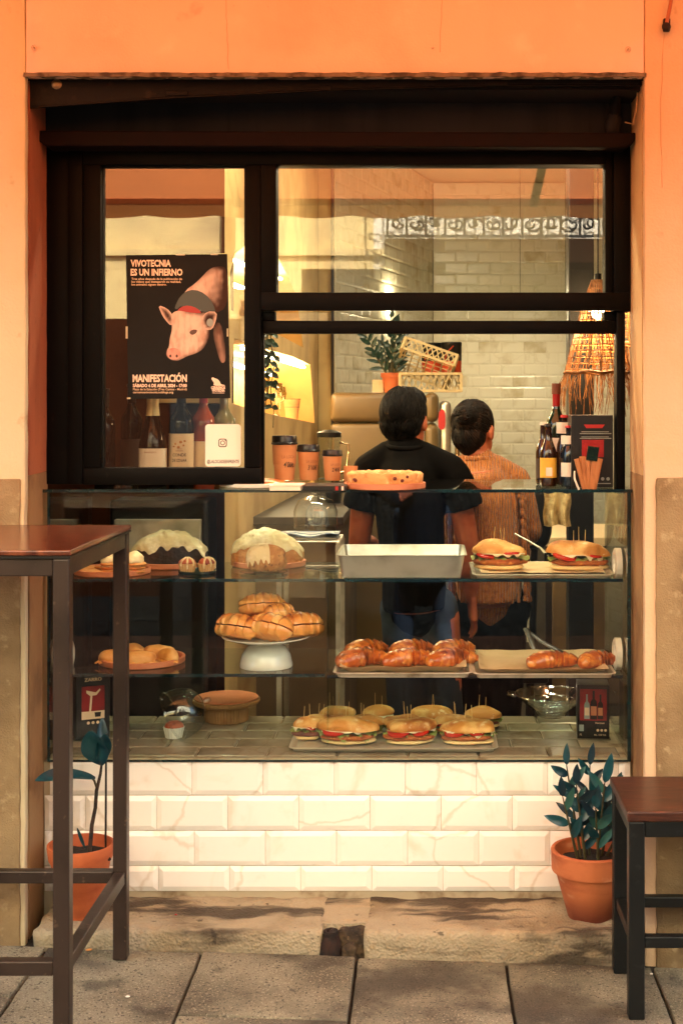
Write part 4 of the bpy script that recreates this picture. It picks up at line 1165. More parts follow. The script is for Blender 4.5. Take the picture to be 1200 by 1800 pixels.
# --- case floor
a, b = on(506, 1325, Z0), on(876, 1325, Z0)
tray('low metal tray crowded with sandwiches on the case floor', a.x + .008, b.x - .008, a.y + .012, a.y + .36, Z0, .014, 'tray_metal')
G = 'sandwiches on the case floor tray'
rowf = [(539, 1306, .090, .068, 'ham', 'small dark ham roll at the corner of the floor tray towards the glass dome'), (612, 1312, .162, .074, 'lettuce', 'wide sandwich with frilly lettuce hanging out on the floor tray'), (722, 1312, .150, .072, 'patty', 'breaded chicken sandwich in the middle of the front of the floor tray'), (822, 1312, .158, .070, 'patty', 'breaded chicken sandwich at the front end of the floor tray by the glass bowls')]
for k, (px, py, w, h, f, lab) in enumerate(rowf):
    sandwich(lab, on(px, py, Z0 + .005, .052), w, h, 60 + k, G, RND.uniform(-.05, .05), f, .6, 2, mayo=(k == 3))
back = [(566, .17, .09), (592, .27, .10), (640, .165, .12), (664, .27, .10), (712, .16, .12), (760, .26, .12), (800, .165, .13), (846, .25, .12)]
bl = ['second from the dome side', 'at the far corner by the dome', 'directly behind the lettuce sandwich', 'at the far side behind the lettuce one', 'directly behind the middle chicken one', 'at the far side behind the middle chicken one', 'directly behind the end chicken one', 'at the far corner by the glass bowls']
for k, (px, bk, w) in enumerate(back):
    sandwich('round topped sandwich ' + bl[k] + ' on the floor tray', on(px, 1312, Z0 + .005, bk), w, .054 + .004 * (k % 2), 80 + k, G, 0, 'ham' if k % 2 else 'patty', .7, 2)
# glass dome lying over a muffin, ribbed stand, bowls
c = on(322, 1310, Z0, .07)
t = thing('glass_dome', 'clear glass dome tipped on the case floor tiles over a muffin', 'glass dome', c)
R3 = Matrix.Rotation(rad(64), 3, 'Y')
MB().lathe([(.074, 0), (.075, .024), (.069, .054), (.053, .082), (.024, .096), (0, .098)], c + Vector((-.03, .0, .066)), 40, R3).build('dome', 'ware_glass', t, smooth=60)
MB().lathe([(0, -.004), (.006, 0), (.010, .012), (.006, .022), (0, .024)], c + Vector((-.03, 0, .066)) + R3 @ Vector((0, 0, .100)), 16, R3).build('knob', 'ware_glass', t, smooth=60)
MB().lathe([(.0742, 0), (.0775, -.002), (.0775, .004), (.075, .005)], c + Vector((-.03, 0, .066)), 40, R3).build('rim', 'ware_glass', t, smooth=60)
q = on(306, 1304, Z0, .055)
t = thing('boxed_muffin', 'red topped muffin in a white paper case inside the glass dome', 'muffin', q)
MB().lathe([(0, 0), (.024, 0), (.031, .032), (.029, .032), (0, .03)], q, 36, flute=.0009).build('paper_case', 'white_china', t, smooth=20)
MB().blob(q + Vector((0, 0, .032)), (.029, .029, .017), 16, 8, .2, 60, floor=.003).build('sponge', 'red_muffin', t, smooth=60)
M('ribbed_wood', lin((156, 114, 68)), .6, layers=[(lin((124, 86, 46)), 14, .45, .7)])
c = on(398, 1279, Z0, .10)
t = thing('ribbed_stand', 'ribbed cream cake stand with a brown plate on the case floor', 'cake stand', c)
MB().lathe([(0, 0), (.066, 0), (.068, .003), (.068, .048), (0, .048)], c, 96, flute=.0012, nfl=1).build('foot', 'ribbed_wood', t, smooth=25)
MB().lathe([(0, .049), (.098, .052), (.104, .060), (.104, .066), (.100, .068), (0, .066)], c, 96, flute=.0010).build('plate', 'ribbed_wood', t, smooth=25)
MB().lathe([(0, .0685), (.098, .0685), (.099, .072), (.09, .0725), (0, .0705)], c, 48).build('liner', 'terracotta_plate', t, smooth=40)
c = on(968, 1274, Z0, .11)
for k, (dz, r, h, lab) in enumerate([(0, .075, .05, 'clear glass bowl under the wider glass dish by the black box'), (.024, .115, .046, 'wide clear glass dish with handles nested on a glass bowl')]):
    q = c + Vector((0, 0, dz))
    t = thing('glass_bowl', lab, 'bowl', q, 'clear glass bowls')
    MB().lathe([(0, 0), (r * .5, 0), (r * .56, .003), (r * .82, h * .6), (r * .99, h), (r * 1.02, h + .002), (r * 1.0, h + .004), (r * .96, h), (r * .78, h * .6), (r * .5, .006), (0, .006)], q, 48).build('bowl', 'ware_glass', t, smooth=60)
    MB().sweep([q + Vector((r * math.cos(a * .2), r * math.sin(a * .2), h + .002)) for a in range(32)], .0026, 8).build('rim', 'ware_glass', t, smooth=60)
    if k:
        for sx in (-1, 1):
            MB().sweep([q + Vector((sx * r, -.03, h)), q + Vector((sx * (r + .022), -.018, h + .004)), q + Vector((sx * (r + .022), .018, h + .004)), q + Vector((sx * r, .03, h))], .004, 8).build('handle', 'ware_glass', t, smooth=60)

# vermouth cartons
M('carton_black', lin((22, 21, 22)), .35)
M('carton_red', lin((150, 26, 28)), .35, layers=[(lin((96, 16, 18)), 14, .45, .7)], rnd=False)
M('bottle_print', lin((36, 22, 18)), .35)
def carton(label, c, w, dp, h, rz, kind):
    t = thing('drinks_carton', label, 'carton', c, 'black drinks cartons')
    MB().box(c.x - w / 2, c.x + w / 2, c.y, c.y + dp, c.z, c.z + h).build('box', 'carton_black', t, bevel=.0012)
    f = Vector((c.x - w / 2, c.y - .0004, c.z))
    def R_(name, x0, x1, z0, z1, mat, k=0):
        y = f.y - .0003 * k
        MB().box(f.x + x0 * w, f.x + x1 * w, y, y + .0003, f.z + z0 * h, f.z + z1 * h).build(name, mat, t)
    def bottle_flat(cx, z0, hh, ww, mat, k):
        y = f.y - .0003 * k
        pl = [(-.5, 0), (.5, 0), (.5, .55), (.42, .64), (.17, .72), (.16, 1), (-.16, 1), (-.17, .72), (-.42, .64), (-.5, .55)]
        MB().prism([(f.x + cx * w + x * ww, f.z + z0 * h + z * hh) for x, z in pl], y, y + .0003).build('bottle_picture', mat, t)
        MB().box(f.x + cx * w - ww * .42, f.x + cx * w + ww * .42, y - .0003, y, f.z + z0 * h + hh * .14, f.z + z0 * h + hh * .46).build('label_picture', 'print_cream' if mat != 'bottle_print' else 'terracotta_plate', t)
    if kind == 'zarro':
        text('ZARRO', 'print_cream', t, f + Vector((.5 * w, 0, h * .875)), w * .52, h * .05, .03, align='CENTER')
        R_('picture', .16, .84, .34, .80, 'carton_red', 1)
        R_('picture', .16, .84, .30, .42, 'print_cream', 2)
        yy = f.y - .0009
        MB().prism([(f.x + w * x, f.z + h * z) for x, z in [(.30, .74), (.58, .70), (.70, .755), (.72, .735), (.60, .66), (.48, .655), (.44, .42), (.38, .42), (.42, .65), (.30, .70)]], yy, yy + .0003).build('pour_picture', 'print_cream', t)
        MB().prism([(f.x + w * x, f.z + h * z) for x, z in [(.56, .33), (.72, .33), (.74, .40), (.54, .40)]], yy, yy + .0003).build('glass_picture', 'bottle_print', t)
        for k in range(3):
            MB().lathe([(0, 0), (.0045, 0), (.0045, .0004), (0, .0004)], f + Vector((w * (.36 + .14 * k), 0, h * .245)), 12, Matrix.Rotation(rad(90), 3, 'X')).build('symbol', 'print_cream', t)
        ms = Matrix.Rotation(rad(90), 3, 'Z')
        text('ZARRO', 'terracotta_plate', t, Vector((c.x + w / 2 + .0004, c.y + dp * .06, c.z + h * .80)), dp * .88, h * .12, .03, m=ms)
        MB().box(c.x + w / 2, c.x + w / 2 + .0005, c.y + dp * .3, c.y + dp * .9, c.z + h * .3, c.z + h * .72).build('picture', 'carton_red', t)
    else:
        R_('picture', .08, .92, .34, .93, 'carton_red', 1)
        bottle_flat(.30, .37, h * .46, w * .17, 'tag_grey', 2); bottle_flat(.72, .37, h * .46, w * .17, 'bottle_print', 2); bottle_flat(.51, .36, h * .54, w * .21, 'bottle_print', 3)
        text('1L', 'print_cream', t, f + Vector((.08 * w, 0, h * .06)), None, h * .035, .01)
        text('Alc. 15% Vol.', 'print_cream', t, f + Vector((.52 * w, 0, h * .06)), w * .38, h * .03, .01)
        for k in range(3):
            MB().lathe([(0, 0), (.004, 0), (.004, .0004), (0, .0004)], f + Vector((w * (.64 + .12 * k), 0, h * .16)), 12, Matrix.Rotation(rad(90), 3, 'X')).build('symbol', 'print_cream', t)
        R_('symbol', .06, .20, .14, .26, 'tag_grey', 1)
        text('Vermut', 'print_cream', t, f + Vector((.55 * w, 0, h * .28)), w * .3, h * .035, .01)
    t.rotation_euler = (0, 0, rz)
    return t
carton('black carton printed ZARRO standing behind the table leg', on(164, 1303, Z0, .03), .098, .10, .195, rad(24), 'zarro')
carton('black carton picturing three bottles in the corner of the case', on(1042, 1303, Z0, .03), .094, .09, .158, rad(-4), 'three')

# ------------------------------------------------------------------ on top of the case
ZT = CZ1 + .0088
M('cup_kraft', lin((198, 138, 90)), .75, layers=[(lin((182, 122, 76)), 12, .45, .7)])
M('ink', lin((22, 18, 18)), .5)
M('faint_ink', lin((148, 96, 62)), .6)
M('book_white', lin((232, 222, 196)), .7)
def onT(px, py, back=0, z=ZT): return on(px, py, z, back)
bk = onT(501, 862.5, .0)
t = thing('white_book', 'pale book lying under the tallest paper cup', 'book', bk + Vector((0, .07, 0)))
MB().box(bk.x - .043, bk.x + .043, bk.y, bk.y + .14, ZT, ZT + .012).build('pages', 'book_white', t, bevel=.001)
MB().box(bk.x - .044, bk.x + .044, bk.y - .002, bk.y + .141, ZT + .012, ZT + .0135).build('cover', 'print_white', t)
bk2 = onT(570, 862.5, .0)
t = thing('black_book', 'black book with a small printed spine under the two shorter cups', 'book', bk2 + Vector((0, .07, 0)))
MB().box(bk2.x - .060, bk2.x + .060, bk2.y, bk2.y + .15, ZT, ZT + .013).build('cover', 'carton_black', t, bevel=.0015)
text('LIBRO DE LA CASA', 'faint_ink', t, Vector((bk2.x - .02, bk2.y - .0005, ZT + .004)), .05, .003, .02) if False else None
MB().box(bk2.x + .030, bk2.x + .038, bk2.y - .0006, bk2.y, ZT + .001, ZT + .012).build('spine_mark', 'print_red', t)
MB().box(bk2.x + .047, bk2.x + .053, bk2.y - .0006, bk2.y, ZT + .001, ZT + .012).build('spine_mark', 'print_white', t)
def cup(label, px, ptop, pbase, wpx, price, dd, sleeve=None):
    z0 = ZT + .0145
    d = dd
    s = d / F
    c = Vector(((px - 748) * s, d + CY, z0))
    h = (pbase - ptop) * s
    r = wpx / 2 * s
    t = thing('paper_cup', label, 'cup', c, 'takeaway paper cups with prices')
    hb = h * .80
    MB().lathe([(0, 0), (r * .74, 0), (r * .76, .003), (r * .95, hb), (0, hb)], c, 32).build('cup_body', 'cup_kraft', t, smooth=40)
    if sleeve:
        MB().lathe([(r * .86, h * .36), (r * .89, h * .36), (r * .965, hb * .98), (r * .93, hb * .98)], c, 32).build('sleeve', 'cup_kraft', t, smooth=40)
    MB().lathe([(r * .95, hb), (r * 1.03, hb + .001), (r * 1.04, hb + .005), (r * .99, hb + .007), (r * .97, h * .97), (r * .93, h), (r * .86, h), (r * .84, h * .97), (0, h * .96)], c, 32).build('lid', 'black_plastic', t, smooth=35)
    def curved(o, rr):
        # wrap the flat lettering round the cup
        for v in o.data.vertices:
            a = v.co.x / rr
            v.co = Vector((rr * math.sin(a), -rr * math.cos(a) - (0.0004), v.co.z))
        return o
    rr = r * .93
    o = text('LA LOCA', 'faint_ink', t, c + Vector((-r * .1, 0, h * .50)), r * 1.05, h * .07, .01); curved(o, rr)
    o = text(price, 'ink', t, c + Vector((r * .02, 0, h * .30)), r * .88, h * .13, .012, italic=.12); curved(o, rr * (.955))
cup('tallest paper cup, marked 4\'00€, with a black lid', 500, 775, 853, 45, "4'00€", 3.98, True)
cup('middle sized paper cup marked 3\'10€ with a black lid', 542, 791, 853, 40, "3'10€", 3.99)
cup('smallest lidded paper cup, marked 2\'40€', 584, 800, 853, 35, "2'40€", 3.97)
c = onT(616, 856, .09)
t = thing('small_cup', 'plain small kraft cup behind the fruit tart', 'cup', c)
MB().lathe([(0, 0), (.018, 0), (.021, .056), (.0195, .056), (.017, .003), (0, .003)], c, 24).build('cup_body', 'cup_kraft', t, smooth=40)
MB().sweep([c + Vector((.02, 0, .04)), c + Vector((.04, 0, .042)), c + Vector((.045, 0, .02)), c + Vector((.02, 0, .015))], .003, 8).build('handle', 'cup_kraft', t, smooth=60)
c = onT(676, 862.5, .122)
plate('terracotta plate carrying the fruit tart on top of the case', c, .116, .017, group='terracotta plates')
t = thing('fruit_tart', 'golden crumbly tart with dark fruit spots on a terracotta plate', 'tart', c + Vector((0, 0, .006)))
m = MB().lathe([(0, .006), (.104, .006), (.106, .02), (.109, .040), (.104, .0455), (.094, .044), (.09, .036), (0, .035)], c, 64)
for k, v in enumerate(m.v):
    w = v - c
    if w.xy.length > .05: m.v[k] = c + Vector((w.x, w.y, w.z)) * (1 + .045 * noise.noise(w * 70)) + Vector((0, 0, .004 * noise.noise(w * 110)))
m.build('crust', 'tart_crust', t, smooth=60)
for k in range(5):
    a = RND.uniform(3.5, 6.0); q = c + Vector((.107 * math.cos(a), .107 * math.sin(a), RND.uniform(.018, .040)))
    MB().blob(q, (.006, .005, .005), 8, 6, .3, 80).build('fruit', 'jam', t, smooth=60)

# bottles
M('glass_black', lin((6, 6, 5)), .1, spec=.35)
M('glass_green', lin((12, 34, 24)), .06, spec=.7)
M('glass_brown', lin((44, 20, 8)), .07, spec=.7)
M('glass_blue', lin((10, 22, 34)), .07, spec=.7)
M('glass_rose', lin((150, 64, 40)), .08, spec=.7)
M('glass_clear', lin((120, 112, 74)), .08, spec=.7)
M('label_cream', lin((232, 206, 164)), .6)
M('label_white', lin((230, 222, 206)), .6)
M('label_yellow', lin((220, 176, 60)), .6)
M('label_dark', lin((60, 44, 36)), .6)
M('foil_red', lin((168, 26, 24)), .3, .3)
M('foil_pink', lin((196, 60, 60)), .35, .3)
M('foil_cream', lin((220, 196, 150)), .35, .2)
M('foil_black', lin((16, 14, 14)), .35, .2)
M('cork', lin((120, 66, 44)), .7)
def bottle(label, px, d, h, r, glass, foil, lab=None, z0=ZT, kind='bordeaux', group='bottles', lz=(.1, .42), writing=None, cap=True):
    c = Vector(((px - 748) * d / F, d + CY, z0))
    t = thing('bottle', label, 'bottle', c, group)
    if kind == 'bordeaux':
        pr = [(0, 0), (r * .9, 0), (r, .006), (r, h * .60), (r * .93, h * .66), (r * .55, h * .73), (r * .38, h * .78), (r * .36, h * .96), (r * .42, h * .965), (r * .42, h * .99), (r * .3, h), (0, h)]
        nr = r * .37; nz = .80
    elif kind == 'champagne':
        pr = [(0, 0), (r * .9, 0), (r, .006), (r, h * .42), (r * .9, h * .52), (r * .66, h * .65), (r * .44, h * .77), (r * .36, h * .85), (r * .36, h * .97), (r * .4, h), (0, h)]
        nr = r * .40; nz = .76
    else:
        pr = [(0, 0), (r * .9, 0), (r, .005), (r, h * .52), (r * .92, h * .59), (r * .55, h * .72), (r * .43, h * .80), (r * .40, h * .96), (r * .44, h * .97), (r * .40, h * .99), (0, h * .99)]
        nr = r * .43; nz = .80
    MB().lathe(pr, c, 28).build('glass', glass, t, smooth=40)
    if foil:
        if kind == 'beer':
            MB().lathe([(r * .46, h * .965), (r * .5, h * .965), (r * .5, h * .99), (r * .44, h * 1.005), (0, h * 1.008)], c, 21, flute=.0006).build('crown_cap', foil, t, smooth=30)
        else:
            k = .05 if kind == 'champagne' else .02
            MB().lathe([(nr * (1.25 if kind == 'champagne' else 1.02), h * nz), (nr * 1.06, h * (nz + .1)), (nr * 1.08, h * .965), (r * .44, h * .97), (r * .44, h * 1.0), (0, h * 1.004)], c, 24).build('foil', foil, t, smooth=40)
    if lab:
        MB().lathe([(r * 1.004, h * lz[0]), (r * 1.006, h * lz[0]), (r * 1.006, h * lz[1]), (r * 1.004, h * lz[1])], c, 28).build('label', lab, t, smooth=40)
        if writing:
            for (s, zz, ww, hh, mt) in writing:
                o = text(s, mt, t, c + Vector((0, 0, h * zz)), r * ww, h * hh, .01, align='CENTER')
                rr = r * 1.012
                for v in o.data.vertices:
                    a = v.co.x / rr; v.co = Vector((rr * math.sin(a), -rr * math.cos(a), v.co.z))
    return t
GB = 'wine bottles behind the tall pane'
bottle('dark wine bottle half hidden by the window stile', 185, 4.08, .285, .031, 'glass_black', 'foil_black', None, group=GB)
bottle('dark wine bottle with a small pale side label behind the poster corner', 232, 4.13, .30, .033, 'glass_black', 'foil_black', 'label_dark', group=GB, lz=(.16, .44))
bottle('sparkling wine bottle with a cream neck and striped white label', 269, 4.02, .268, .041, 'glass_black', 'foil_cream', 'label_white', kind='champagne', group=GB, lz=(.14, .40), writing=[('FRANCESCA', .35, .9, .018, 'faint_ink')])
bottle('dark wine bottle with a cream label of brown leaves', 319, 4.06, .30, .037, 'glass_black', 'foil_black', 'label_cream', group=GB, lz=(.12, .50), writing=[('CONDE', .275, 1.15, .030, 'ink'), ('DE IZNAR', .22, 1.25, .030, 'ink'), ('VINO', .345, .4, .012, 'faint_ink'), ('ORIGEN', .325, .6, .012, 'faint_ink')])
bottle('rosé bottle with red foil behind the white sticker', 358, 4.10, .30, .034, 'glass_rose', 'foil_pink', 'label_cream', group=GB, lz=(.12, .42))
bottle('pale clear bottle beside the tall pane edge above the sticker', 394, 4.16, .29, .036, 'glass_clear', None, None, group=GB)
for k, (dx, dz) in enumerate([(-.018, 0), (.0, .006), (.018, 0), (-.006, -.004), (.02, .012)]):
    pass
v = onT(329, 858); 
for k, (lx, lz_, s) in enumerate([(-.010, .16, .006), (.004, .165, .007), (.012, .155, .005), (-.002, .150, .006), (.016, .168, .005), (-.016, .152, .004)]):
    q = Vector(((319 - 748) * 4.06 / F + lx, 4.06 + CY - .0377 + abs(lx) * .2, ZT + .11 + (lz_ - .15)))
    o = MB().blob(q, (s * .8, .0004, s * .6), 8, 4).build('leaf_print', 'biscuit'); o.parent = [x for x in SC.objects if x.get('label') == 'dark wine bottle with a cream label of brown leaves'][0]
    o.location = -o.parent.location
t = thing('cork_tray', 'low glass dish of corks in the window corner behind the stile', 'dish', onT(214, 850, .02))
q = onT(214, 850, .03)
MB().lathe([(0, 0), (.05, 0), (.055, .022), (.052, .022), (.048, .003), (0, .003)], q, 24).build('dish', 'ware_glass', t, smooth=40)
for k in range(14):
    a = RND.uniform(0, 6.28); rr = RND.uniform(0, .035)
    MB().tube(q + Vector((rr * math.cos(a), rr * math.sin(a), .010 + .008 * (k % 2))), q + Vector((rr * math.cos(a) + .016, rr * math.sin(a) + RND.uniform(-.01, .01), .012 + .008 * (k % 2))), .006, seg=8).build('cork', 'cork', t, smooth=40)
GR = 'bottles by the straws on the case'
bottle('tall green bottle with a red neck behind the beer bottles', 977, 4.03, .288, .030, 'glass_green', 'foil_red', 'label_white', group=GR, lz=(.34, .48))
t = [x for x in SC.objects if x.get('label') == 'tall green bottle with a red neck behind the beer bottles'][0]
MB().lathe([(.0125, .268), (.0135, .268), (.0135, .300), (0, .300)], t.location, 16).build('cork_cap', 'cork', t, smooth=40)
bottle('brown beer bottle with a yellow and white label', 963, 3.93, .180, .024, 'glass_brown', 'foil_black', 'label_yellow', kind='beer', group=GR, lz=(.14, .46), writing=[('LA VIRGEN', .36, 1.1, .04, 'ink')] if False else None)
bottle('brown beer bottle half hidden behind the yellow labelled one', 954, 4.02, .182, .022, 'glass_brown', 'label_white', 'label_dark', kind='beer', group=GR)
bottle('bottle with a red cap and white neck label', 991, 4.0, .205, .023, 'glass_brown', 'foil_red', 'label_white', kind='beer', group=GR, lz=(.74, .90))
bottle('dark blue bottle with a red cap at the front of the bottles', 1000, 3.90, .176, .024, 'glass_blue', 'foil_red', 'label_white', kind='beer', group=GR, lz=(.70, .84))
t = [x for x in SC.objects if x.get('label') == 'dark blue bottle with a red cap at the front of the bottles'][0]
MB().lathe([(.0241, .03), (.0243, .03), (.0243, .07), (.0241, .07)], t.location, 28).build('label', 'label_white', t, smooth=40)
t2 = [x for x in SC.objects if x.get('label') == 'brown beer bottle with a yellow and white label'][0]
MB().box(t2.location.x - .009, t2.location.x + .009, t2.location.y - .0246, t2.location.y - .0238, ZT + .03, ZT + .055).build('label_print', 'label_white', t2)
# straw holder
c = onT(1034, 862, .055)
t = thing('straw_holder', 'bunch of kraft paper straws and cutlery sleeves beside the bottles', 'straws', c)
M('kraft', lin((176, 118, 74)), .8, layers=[(lin((150, 96, 56)), 20, .45, .7)])
for k, (dx, lean, h, r_) in enumerate([(-.024, -.010, .085, .007), (-.012, -.006, .092, .008), (.001, -.004, .090, .007), (.014, .004, .088, .012), (.026, .004, .086, .009)]):
    MB().sweep([c + Vector((dx * .6, 0, .0)), c + Vector((dx + lean, .004 * (k % 2), h))], [(r_ * .7, r_ * .5), (r_ * 1.15, r_ * .8)], 8).build('paper_sleeve', 'kraft', t, smooth=40)
MB().sweep([c + Vector((-.03, -.02, 0)), c + Vector((-.042, -.02, .03)), c + Vector((-.042, -.02, .052))], [(.003, .010), (.003, .011), (.002, .004)], 10).build('spoon', 'label_white', t, smooth=50)
MB().obox(c + Vector((.01, -.006, .10)), (.016, .003, .02), Matrix.Rotation(.15, 3, 'Y')).build('card', 'green_plate', t, bevel=.001)
# boxed wine
c = onT(1040, 860, .075)
t = thing('wine_box', 'black boxed drink with a red mouth print behind the straws', 'carton', c)
s = 4.03 / F
w = 70 * s; h = 122 * s
MB().box(c.x - w / 2, c.x + w / 2, c.y, c.y + .09, ZT, ZT + h).build('box', 'carton_black', t, bevel=.0015)
f = Vector((c.x - w / 2, c.y - .0004, ZT))
MB().prism([(f.x + w * x, f.z + h * z) for x, z in [(.30, .87), (.80, .87), (.74, .82), (.36, .82)]], f.y, f.y + .0004).build('mouth_print', 'print_red', t)
MB().box(f.x + w * .25, f.x + w * .78, f.y, f.y + .0004, ZT + h * .42, ZT + h * .66).build('picture', 'carton_red', t)
for k, zz in enumerate((.765, .74, .695, .675)):
    MB().box(f.x + w * (.20 if k % 2 else .24), f.x + w * (.96 if k % 2 else .9), f.y, f.y + .0004, ZT + h * zz, ZT + h * (zz + .009)).build('print_line', 'tag_grey', t)
for k in range(3):
    MB().lathe([(0, 0), (.005, 0), (.005, .0004), (0, .0004)], f + Vector((w * (.62 + .13 * k), 0, h * .12)), 12, Matrix.Rotation(rad(90), 3, 'X')).build('symbol', 'tag_grey', t)
MB().box(f.x + w * .55, f.x + w * .95, f.y, f.y + .0004, ZT + h * .05, ZT + h * .062).build('print_line', 'tag_grey', t)
# plate and pastry beside the tallest cup
c = onT(452, 858, .10)
t = plate('pale plate of flat pastries behind the paper cups', c, .11, .012, 'white_china', 'plate')
t = thing('flat_pastry', 'flat reddish pastry on the pale plate behind the cups', 'pastry', c + Vector((.03, 0, .006)))
MB().blob(c + Vector((.03, -.02, .012)), (.05, .035, .012), 18, 8, .2, 40, floor=.006).build('dough', 'croissant', t, smooth=60)
# ------------------------------------------------------------------ inside the shop
M('wall_brown', lin((74, 40, 22)), .95, spec=.05, layers=[(lin((54, 28, 16)), 4, .4, .7)])
emit_mat('lamp_warm', (1.0, .72, .36, 1), 9)
emit_mat('lamp_niche', (1.0, .80, .46, 1), 12)
emit_mat('lamp_strip', (1.0, .84, .55, 1), 20)
emit_mat('lamp_globe', (1.0, .84, .52, 1), 60)
glass_mat('goblet_glass', (.78, .74, .62, 1), .22)
def tiled(name, label, A, B, z0, z1, zsplit, tw=.15, th=.075):
    t = thing(name, label, 'wall', (A[0], A[1], z0), kind='structure')
    dx, dy = B[0] - A[0], B[1] - A[1]
    L = math.hypot(dx, dy); ang = math.atan2(dy, dx)
    ux, uy = dx / L, dy / L
    nx, ny = -uy, ux
    MB().add([(A[0], A[1], z0), (B[0], B[1], z0), (B[0], B[1], z1), (A[0], A[1], z1), (A[0] + nx * .06, A[1] + ny * .06, z0), (B[0] + nx * .06, B[1] + ny * .06, z0), (B[0] + nx * .06, B[1] + ny * .06, z1), (A[0] + nx * .06, A[1] + ny * .06, z1)],
             [(0, 1, 2, 3), (7, 6, 5, 4), (0, 4, 5, 1), (1, 5, 6, 2), (2, 6, 7, 3), (3, 7, 4, 0)]).build('backing', 'grout_in', t)
    me = tile_mesh(tw - .002, th - .002, 'tile', .0035, .009)
    lowv, lowf = [], []
    nr = int((z1 - z0) / th)
    for r in range(nr):
        z = z0 + r * th
        k = 0
        x = -(r % 2) * tw / 2
        while x < L - .01:
            if x >= -.001 and x + tw < L + .02:
                p = (A[0] + ux * x, A[1] + uy * x, z)
                if z >= zsplit:
                    place(me, 'tile_in', t, p, (rad(RND.uniform(-.35, .35)), rad(RND.uniform(-.15, .15)), ang + rad(RND.uniform(-.3, .3))))
                else:
                    n = len(lowv); Rz = Matrix.Rotation(ang, 3, 'Z')
                    lowv += [Vector(p) + Rz @ v.co for v in me.vertices]
                    lowf += [tuple(i + n for i in f.vertices) for f in me.polygons]
            x += tw
    if lowv:
        o = MB().add(lowv, lowf).build('lower_tiles', 'tile_in', t); o['kind'] = 'stuff'
    return t
tiled('back_wall', 'far shop wall of pale raised tiles behind the woman', (.05, 5.38), (1.72, 5.38), -.19, 2.89, .98)
tiled('side_wall', 'slanting wall of pale raised tiles behind the fridge', (-.47, 3.42), (.045, 5.378), -.19, 2.89, 1.42)
# plaster wall with two lit niches
A = Vector((-.645, .74, 0)); B = Vector((-.552, 3.34, 0))
def W(px, py):
    dx = (px - 748) / F       # ray: X = dx*d, Y = d + CY
    ex, ey = B.x - A.x, B.y - A.y
    # A.x + s*ex = dx*d ; A.y + s*ey = d + CY
    s = (dx * (A.y - CY) - A.x) / (ex - dx * ey)
    d = A.y + s * ey - CY
    return Vector((dx * d, d + CY, CH - (py - 705) * d / F))
from mathutils.geometry import tessellate_polygon
pw = thing('niche_wall', 'rough ochre plaster wall with two brightly lit niches', 'wall', (-.6, 2, 0), kind='structure')
def up(p, z): return Vector((p.x, p.y, z))
outer = [up(A, -.19), up(B, -.19), up(B, 2.89), up(A, 2.89)]
n1 = [W(*p) for p in [(412, 594), (440, 606), (480, 617), (515, 627), (545, 641), (549, 690), (553, 744), (520, 737), (480, 729), (440, 719), (408, 708), (408, 640)]]
n2 = [W(*p) for p in [(406, 545), (404, 480), (413, 446), (436, 428), (466, 432), (490, 455), (506, 486), (518, 515), (527, 560), (533, 611), (500, 594), (465, 576)]]
loops = [outer, n1, n2]
flatv = [v for l in loops for v in l]
tri = tessellate_polygon([[Vector((v.y, v.z, 0)) for v in l] for l in loops])
m = MB(); m.add(flatv, [tuple(t) for t in tri])
m.build('plaster_face', 'plaster', pw, fix=True)
for k, nl in enumerate((n1, n2)):
    n = len(nl); dv = Vector((-.26, .05, 0))
    m = MB(); m.add(nl + [v + dv for v in nl], [(i, (i + 1) % n, (i + 1) % n + n, i + n) for i in range(n)] + [tuple(range(n, 2 * n))])
    ni = m.build('niche', 'plaster', pw, fix=True)
    mid = sum(nl, Vector()) / n
    top = max(nl, key=lambda v: v.z)
    a_ = nl[1 if k == 0 else 2] + Vector((-.03, .02, -.012)); b_ = nl[4 if k == 0 else 6] + Vector((-.03, -.04, -.014))
    s_ = MB().bar(a_, b_, .02, .008).build('light_strip', 'lamp_niche', ni)
    a_ = nl[1 if k == 0 else 2] + Vector((-.2, .05, -.03)); b_ = nl[4 if k == 0 else 6] + Vector((-.2, -.02, -.05))
    s_ = MB().bar(a_, b_, .03, .01).build('light_strip', 'lamp_niche', ni)
MB().box(-.552, -.474, 3.36, 3.44, -.19, 2.89).build('end_face', 'plaster', pw)
MB().tube((-.478, 3.33, -.19), (-.478, 3.33, 2.89), .008, seg=8).build('pipe', 'dark_wood', pw, smooth=60)
lw_ = MB().box(-2.18, -.66, .95, 1.05, -.19, 2.89).build('brown_wall', 'wall_brown'); tag(lw_, 'dark brown wall behind the wine bottles', 'wall', kind='structure')
# goblets and cup in the niche
for k, (px, py, h) in enumerate([(474, 726, .13), (490, 729, .14), (506, 731, .14), (519, 735, .14)]):
    q = W(px, py) + Vector((-.05 - .02 * (k % 2), 0, .001))
    t = thing('wine_glass', 'clear wine glass standing in the lit niche ' + ['nearest the black window bar', 'second from the black window bar', 'between the second glass and the last glass', 'touching the clear cup'][k], 'glass', q, 'glasses in the lit niche')
    MB().lathe([(0, 0), (.03, .001), (.004, .006), (.004, h * .45), (.026, h * .6), (.032, h * .78), (.026, h), (.025, h), (.031, h * .78), (.024, h * .61), (0, h * .5)], q, 20).build('glass', 'goblet_glass', t, smooth=50)
q = W(532, 739) + Vector((-.05, 0, .001))
t = thing('clear_cup', 'pale tapered tumbler with dark lines at the end of the lit niche', 'cup', q)
MB().lathe([(0, 0), (.026, 0), (.040, .10), (.038, .10), (.024, .003), (0, .003)], q, 24).build('cup_body', 'cup_kraft', t, smooth=40)
for z in (.06, .098):
    MB().lathe([(.026 + .14 * z + .0008, z), (.026 + .14 * z + .001, z + .002)], q, 24).build('line', 'ink', t)
